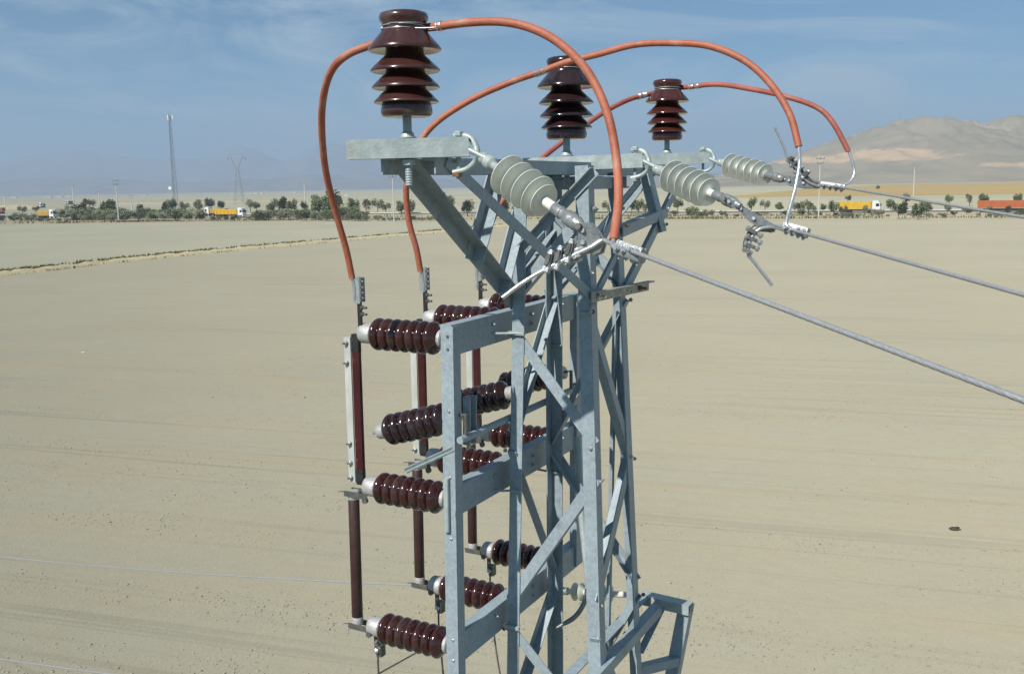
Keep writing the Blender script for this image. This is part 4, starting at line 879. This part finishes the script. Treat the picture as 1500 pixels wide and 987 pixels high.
# ================================================================== switch frame with three poles
FP = TC0-V*0.215                                       # plane of the frame, outside the tower's left face
def fr(x, y): return onpl(x, y, FP, V)
V1t, V1b = fr(664, 480), fr(673, 1010)
sframe = thing('disconnector_stand', 'galvanized disconnector stand of three channels between two uprights clamped to the tower', 'frame', V1b)
fp = lambda mb, n, m='galv': mb.build(n, m, sframe, sharp=30)
V1t2 = V1t+(V1t-V1b).normalized()*0.004
fp(MB().ang(V1b-U*0.004, V1t2-U*0.004, -V, U, 0.052, 0.005, 0.05), 'upright')
dv = (V1t-V1b)/(V1t.z-V1b.z)
def onV1(y):
    lo, hi = V1b.z-0.3, V1t.z+0.5
    for _ in range(40):
        m = (lo+hi)/2
        if proj(V1b+dv*(m-V1b.z))[1] > y: lo = m
        else: hi = m
    return V1b+dv*(lo-V1b.z)
FL = 1.07
ROW = {1: onV1(500), 3: onV1(738), 4: onV1(957)}
fp(MB().chan(V1b+U*FL+dv*0.1, V1t+U*FL+dv*0.0, U, -V, 0.07, 0.035), 'upright')
for k, p in ROW.items():
    fp(MB().chan(p+U*0.006-V*0.012, p+U*(FL+0.05)-V*0.012, Z, -V, 0.112, 0.05, 0.006), 'channel')
    for q, dz in ((0.03, 0.03), (0.03, -0.03), (0.30, 0.02), (0.62, 0.02), (0.9, 0.028), (0.9, -0.028), (0.62, -0.02)):
        fp(MB().bolt(p+U*q+Z*dz-V*0.012, V, 0.009, 0.007, 0.006), 'bolt', 'bolt_steel')
for y in (493, 512, 603, 700, 790, 938, 968):
    p = onV1(y); fp(MB().bolt(p-V*0.022-U*0.004, -U, 0.0055, 0.004), 'bolt', 'dark_fitting' if y < 520 else 'bolt_steel')
# clamp straps holding the frame to the tower legs
for y, k in ((487, 'A'), (505, 'C'), (716, 'A'), (690, 'C')):
    a = legy(k, y); fp(MB().tube([a-V*0.075-U*0.06*(1 if k == 'A' else 0), a+V*0.02-U*0.012, a+V*0.055-U*0.010], 0.005, 8), 'clamp_bolt', 'galv')
# drive shaft of the operating insulators
SH = onV1(652)+V*0.03-V*0.01
fp(MB().tube([SH-U*0.0+Z*0.02, SH+U*FL+Z*0.02], 0.014, 14), 'drive_shaft', 'galv')
fp(MB().chan(fr(690, 650)-V*0.02, fr(690, 580)-V*0.02, U, V, 0.05, 0.03), 'shaft_hanger', 'galv')
a0 = SH-U*0.03+Z*0.02; fp(MB().ang(atY(592, 692, a0.y-0.16), atY(662, 660, a0.y-0.02), Z, V, 0.016, 0.006), 'operating_lever', 'galv_new')
fp(MB().bbox(onV1(740)-V*0.034-U*0.012, V*0.010, U*0.008, dv*0.10, 0.3), 'stiffener', 'galv_new')

# ------------------------------------------------------------------ post insulators (axis along -V)
PH = [0.035, 0.475, 0.925]                             # phase positions along the frame
PHN = ['on the frame end upright', 'in the middle pole', 'in the pole behind tower legs']
def post_mesh(root, n=7, pitch=0.0405, rb=0.0615, rc=0.043, tilt=None, cap0=0.020, cap1=0.06, m='porcelain', capr=0.034, capm='cap_cast', smallcap=False):
    o = ORG[root.name]; d = tilt or -V
    pr = [(0.034, cap0-0.004), (0.040, cap0+0.002)]
    for i in range(n):
        h = cap0+0.006+i*pitch
        for q in range(10):
            f = q/10; rr = rc+(rb-rc)*abs(math.sin(math.pi*f))**0.85
            pr.append((rr, h+f*pitch))
    e = cap0+0.006+n*pitch
    pr += [(0.042, e+0.002), (0.038, e+0.008), (0.03, e+0.01)]
    MB().lathe(pr, o, d, 40).build('porcelain_body', m, root, sharp=70)
    c = capr
    MB().lathe([(c*0.86, 0), (c, 0.004), (c, cap0-0.006), (c*0.94, cap0)], o, d, 28).build('end_cap', capm, root)
    c *= 1.0 if smallcap else 1.16
    MB().lathe([(c*0.97, e+0.004), (c, e+0.008), (c, e+0.03), (c*0.97, e+cap1-0.005), (c*0.88, e+cap1)], o, d, 28).build('end_cap', capm, root)
    return e+cap1
posts = {}
for r, rn in ((1, 'top'), (3, 'lower contact'), (4, 'bottom')):
    base = ROW[r]-V*0.062
    if r == 4: base += Z*0.006
    t = thing('post_insulator', f'ribbed brown porcelain post insulator, {rn} row, {PHN[0]}', 'insulator', base+U*PH[0], 'switch post insulators')
    LEN = post_mesh(t, m='porcelain')
    posts[r] = base
    for k in (1, 2): copy_tree(t, base+U*PH[k], f'ribbed brown porcelain post insulator, {rn} row, {PHN[k]}')
END = LEN                                              # distance of the outer cap end from the channel
# operating (tilted) insulators
opb = onV1(612)-V*0.005; ope = posts[1]-V*(END-0.02); ope.z = onV1(655).z-0.005
od = (ope-opb).normalized()
t = thing('operating_insulator', f'tilted dark brown operating insulator with grey caps {PHN[0]}', 'insulator', opb+U*PH[0], 'tilted operating insulators')
LO = post_mesh(t, n=7, pitch=0.0400, rb=0.060, rc=0.042, tilt=od, cap0=0.045, cap1=0.05, m='porcelain_dark', capr=0.029, smallcap=True)
MB().tube([ORG[t.name]+od*(LO-0.01), ORG[t.name]+od*(LO+0.03)], 0.006, 8).build('link_pin', 'bolt_steel', t)
MB().tube([ORG[t.name]+od*0.01, ORG[t.name]-od*0.03, ORG[t.name]-od*0.03-Z*0.09], 0.008, 8).build('crank', 'dark_fitting', t)
for k in (1, 2): copy_tree(t, opb+U*PH[k], f'tilted dark brown operating insulator with grey caps {PHN[k]}')
# ------------------------------------------------------------------ blades, fuse tubes, terminals
def pole(base1, base3, base4, k):
    off = U*PH[k]
    e1, e3, e4 = (b-V*(END) + off for b in (base1, base3, base4))
    # blade: grey flat bar and maroon insulating rod side by side
    top = e1-Z*0.030-V*0.046; bot = e3+Z*0.022-V*0.042
    t = thing('knife_switch', f'upright knife switch, grey bar beside maroon rod, {PHN[k]}', 'switch', bot, 'switch blades')
    dz = (top-bot).normalized()
    MB().bbox(top.lerp(bot, 0.5)-V*0.020-U*0.01, V*0.0155, U*0.004, dz*((top-bot).length/2+0.012), 0.2).build('flat_bar', 'flat_bar', t)
    MB().bbox(top.lerp(bot, 0.5)+V*0.014, V*0.0165, U*0.010, dz*((top-bot).length/2-0.035), 0.25).build('insulating_rod', 'maroon', t)
    for p, l in ((top, 0.034), (bot, 0.030)): MB().bbox(p+V*0.014+(bot-top).normalized()*(0.01 if p is top else -0.01), V*0.0165, U*0.011, dz*l, 0.2).build('contact_jaw', 'black_iron', t)
    for q in (0.03, 0.22, 0.80, 0.97) if False else (0.02, 0.16, 0.74, 0.88, 0.99):
        MB().bolt(top.lerp(bot, q)-V*0.020-U*0.014, -U-V*0.5, 0.0095, 0.009, 0.010).build('bolt', 'bolt_steel', t)
    # terminal above the top insulator
    tp = e1+V*0.012
    t = thing('terminal_clamp', f'upright cable terminal clamp on black strap {PHN[k]}', 'terminal', tp, 'cable terminal clamps')
    MB().bbox(tp+Z*0.052-U*0.018-V*0.006, V*0.009, U*0.004, Z*0.068, 0.2).build('strap', 'black_iron', t)
    MB().bbox(tp+Z*0.165-U*0.018-V*0.014, V*0.015, U*0.010, Z*0.050, 0.35).build('clamp_half', 'bright_metal', t)
    MB().bbox(tp+Z*0.165+U*0.006-V*0.014, V*0.013, U*0.010, Z*0.046, 0.35).build('clamp_half', 'clamp_metal', t)
    for z in (0.135, 0.155, 0.175, 0.198):
        for s in (-1, 1): MB().bolt(tp+Z*z-V*0.014+V*0.015*s-U*0.01, V*s, 0.005, 0.005, 0.004).build('bolt', 'bolt_steel', t)
    for z in (0.075, 0.100): MB().bolt(tp+Z*z-V*0.002-U*0.014, V-U*0.2, 0.009, 0.010, 0.020).build('bolt', 'dark_fitting', t)
    # fuse tube
    a = e3-V*0.068-Z*0.034; b = e4-V*0.068-Z*0.008
    t = thing('fuse_tube', f'slim brown fuse tube in spring clips {PHN[k]}', 'fuse', b, 'fuse tubes')
    ax = (b-a).normalized(); LF = (b-a).length
    MB().lathe([(0.0195, 0.02), (0.0222, 0.024), (0.0222, LF-0.024), (0.0195, LF-0.02)], a, ax, 24).build('tube', 'fuse_brown', t)
    for p, s in ((a, 1), (b, -1)):
        MB().lathe([(0.020, -0.004), (0.0235, 0.0), (0.0235, 0.028), (0.0225, 0.030)], p, ax*s, 24).build('ferrule', 'cap_cast', t)
        for sg in (-1, 1): MB().bbox(p+V*0.028-Z*0.004+U*0.024*sg, V*0.056, U*0.0025, Z*0.011, 0.3).build('clip', 'dark_fitting', t)
        MB().tube(spl([p-V*0.030-U*0.02, p-V*0.040-U*0.03+Z*0.004, p-V*0.050-U*0.036+Z*0.002], 4), 0.002, 6).build('spring', 'dark_fitting', t)
        MB().tube(spl([p+V*0.064+Z*0.012, p+V*0.070+Z*0.035, p+V*0.090+Z*0.046], 5), 0.0035, 6).build('hook', 'black_iron', t)
        MB().lathe([(0.012, 0), (0.012, 0.012)], p+V*0.080-Z*0.016-U*0.026, -U, 12).build('lug', 'dark_fitting', t)
    if k == 1: MB().bbox(a+ax*LF*0.76-V*0.0165-U*0.0115, (V-U*1.4).normalized()*0.005, (V+U*0.7).normalized()*0.0012, ax*LF*0.11, 0.2).build('paper_label', 'white_label', t)
    # lead clamp below the bottom insulator
    c = e4+V*0.026-Z*0.05
    t = thing('lead_clamp', f'small square lead clamp hanging {PHN[k]}', 'clamp', c, 'lead clamps under the switch')
    MB().bbox(c-Z*0.014-V*0.004, V*0.010, U*0.003, Z*0.042, 0.2).build('strap', 'dark_fitting', t)
    MB().bbox(c-Z*0.055+U*0.016+V*0.004, V*0.014, U*0.018, Z*0.024, 0.3).build('clamp_block', 'dark_fitting', t)
    MB().bolt(c-Z*0.01-U*0.004, -U, 0.007, 0.007).build('bolt', 'bolt_steel', t); MB().bolt(c-Z*0.052-U*0.004, -U, 0.011, 0.009, 0.006).build('bolt', 'bright_metal', t)
    P = spl([c-Z*0.06, c-Z*0.2+V*0.004, c-Z*0.6+V*0.05, c-Z*1.4+V*0.25, LA-U*(2.2-1.05*k)-Z*0.1], 8)
    tag(MB().tube(P, 0.0042, 8).build('down_lead', 'dark_fitting', loc=P[0]), f'thin dark down lead below the lead clamp {PHN[k]}', 'wire', 'down leads')
for k in range(3): pole(posts[1], posts[3], posts[4], k)
tag(MB().tube(spl([atY(480, 1030, 3.2), atY(555, 986, 3.5), atY(598, 962, 3.9), atY(700, 905, 4.4)], 6), 0.0035, 8).build('stay_wire', 'dark_fitting', loc=atY(555, 986, 3.5)), 'thin grey stay wire crossing behind the bottom post insulator', 'wire')

# ------------------------------------------------------------------ lower line, leaving to the other side
def lower(k, a, far, label):
    t = thing('lower_tension_insulator', label, 'insulator', a, 'lower tension insulators')
    d = (far-a).normalized()
    MB().tube([a, a+d*0.10], 0.006, 8).build('link_rod', 'galv', t)
    for q in (0.05, 0.09): MB().lathe([(0.006, q-0.012), (0.013, q-0.006), (0.013, q+0.006), (0.006, q+0.012)], a, d, 12).build('link', 'bright_metal', t)
    MB().lathe([(0.014, 0.10), (0.014, 0.40)], a, d, 16).build('core', 'silicone', t)
    for i in range(6):
        s = 0.17+i*0.036; MB().lathe([(0.014, s-0.012), (0.034, s-0.004), (0.042, s), (0.041, s+0.003), (0.014, s+0.004)], a, d, 32, caps=False).build('shed', 'silicone', t, sharp=50)
    MB().lathe([(0.018, 0.39), (0.018, 0.46), (0.01, 0.5)], a, d, 14).build('end_fitting', 'clamp_metal', t)
    b0 = a+d*0.48; hd = VV((far.x-b0.x, far.y-b0.y, 0)); de = hd.length; hd.normalize(); cq = 0.006; s_ = (far.z-b0.z-cq*de*de)/de
    P = [b0+hd*x+Z*(s_*x+cq*x*x) for x in [i*0.3 for i in range(90)]]
    tag(MB().tube(P, 0.0040, 8).build('lower_conductor', 'aluminium', loc=P[0]), label.replace('insulator', 'line wire').replace('small grey composite', 'thin pale') , 'wire', 'lower line wires')
la = onpl(940, 876, VV((0, 0, zl)), Z)+U*0.03
e = atY(0, 815, la.y+2.6); f = e
lower(0, la, f, 'small grey composite tension insulator at the lower crossarm end behind the tower')
lb = la-U*1.15; e2 = atY(0, 964.5, lb.y+1.6); f2 = e2
lower(1, lb, f2, 'small grey composite tension insulator on the lower crossarm part before the tower')
MBt = MB().tube(spl([atY(868, 850, 3.95), atY(857, 880, 3.93), atY(842, 903, 3.92), atY(815, 919, 3.92)], 8), [0.011]*20+[0.010-0.0014*i for i in range(5)], 12)
tag(MBt.build('cable_tail', 'clamp_metal', loc=atY(842, 903, 3.92)), 'curved grey cable tail sticking out between the lower tower legs', 'cable')
# ================================================================== haze
m = bpy.data.materials.new('haze_air'); m.use_nodes = True; t = m.node_tree; t.nodes.clear()
o_ = t.nodes.new('ShaderNodeOutputMaterial'); pv = t.nodes.new('ShaderNodeVolumePrincipled')
pv.inputs['Color'].default_value = (0.44, 0.57, 0.76, 1); pv.inputs['Density'].default_value = 1.95e-4; pv.inputs['Anisotropy'].default_value = 0.0
t.links.new(pv.outputs[0], o_.inputs['Volume']); MATS['haze_air'] = m
hz = MB().box(VV((0, 6700, 330)), VV((9600, 0, 0)), VV((0, 7200, 0)), VV((0, 0, 331))).build('haze', 'haze_air', sharp=10)
tag(hz, 'pale dusty haze hanging over the whole plain', 'haze', kind='stuff')
bpy.context.view_layer.update()
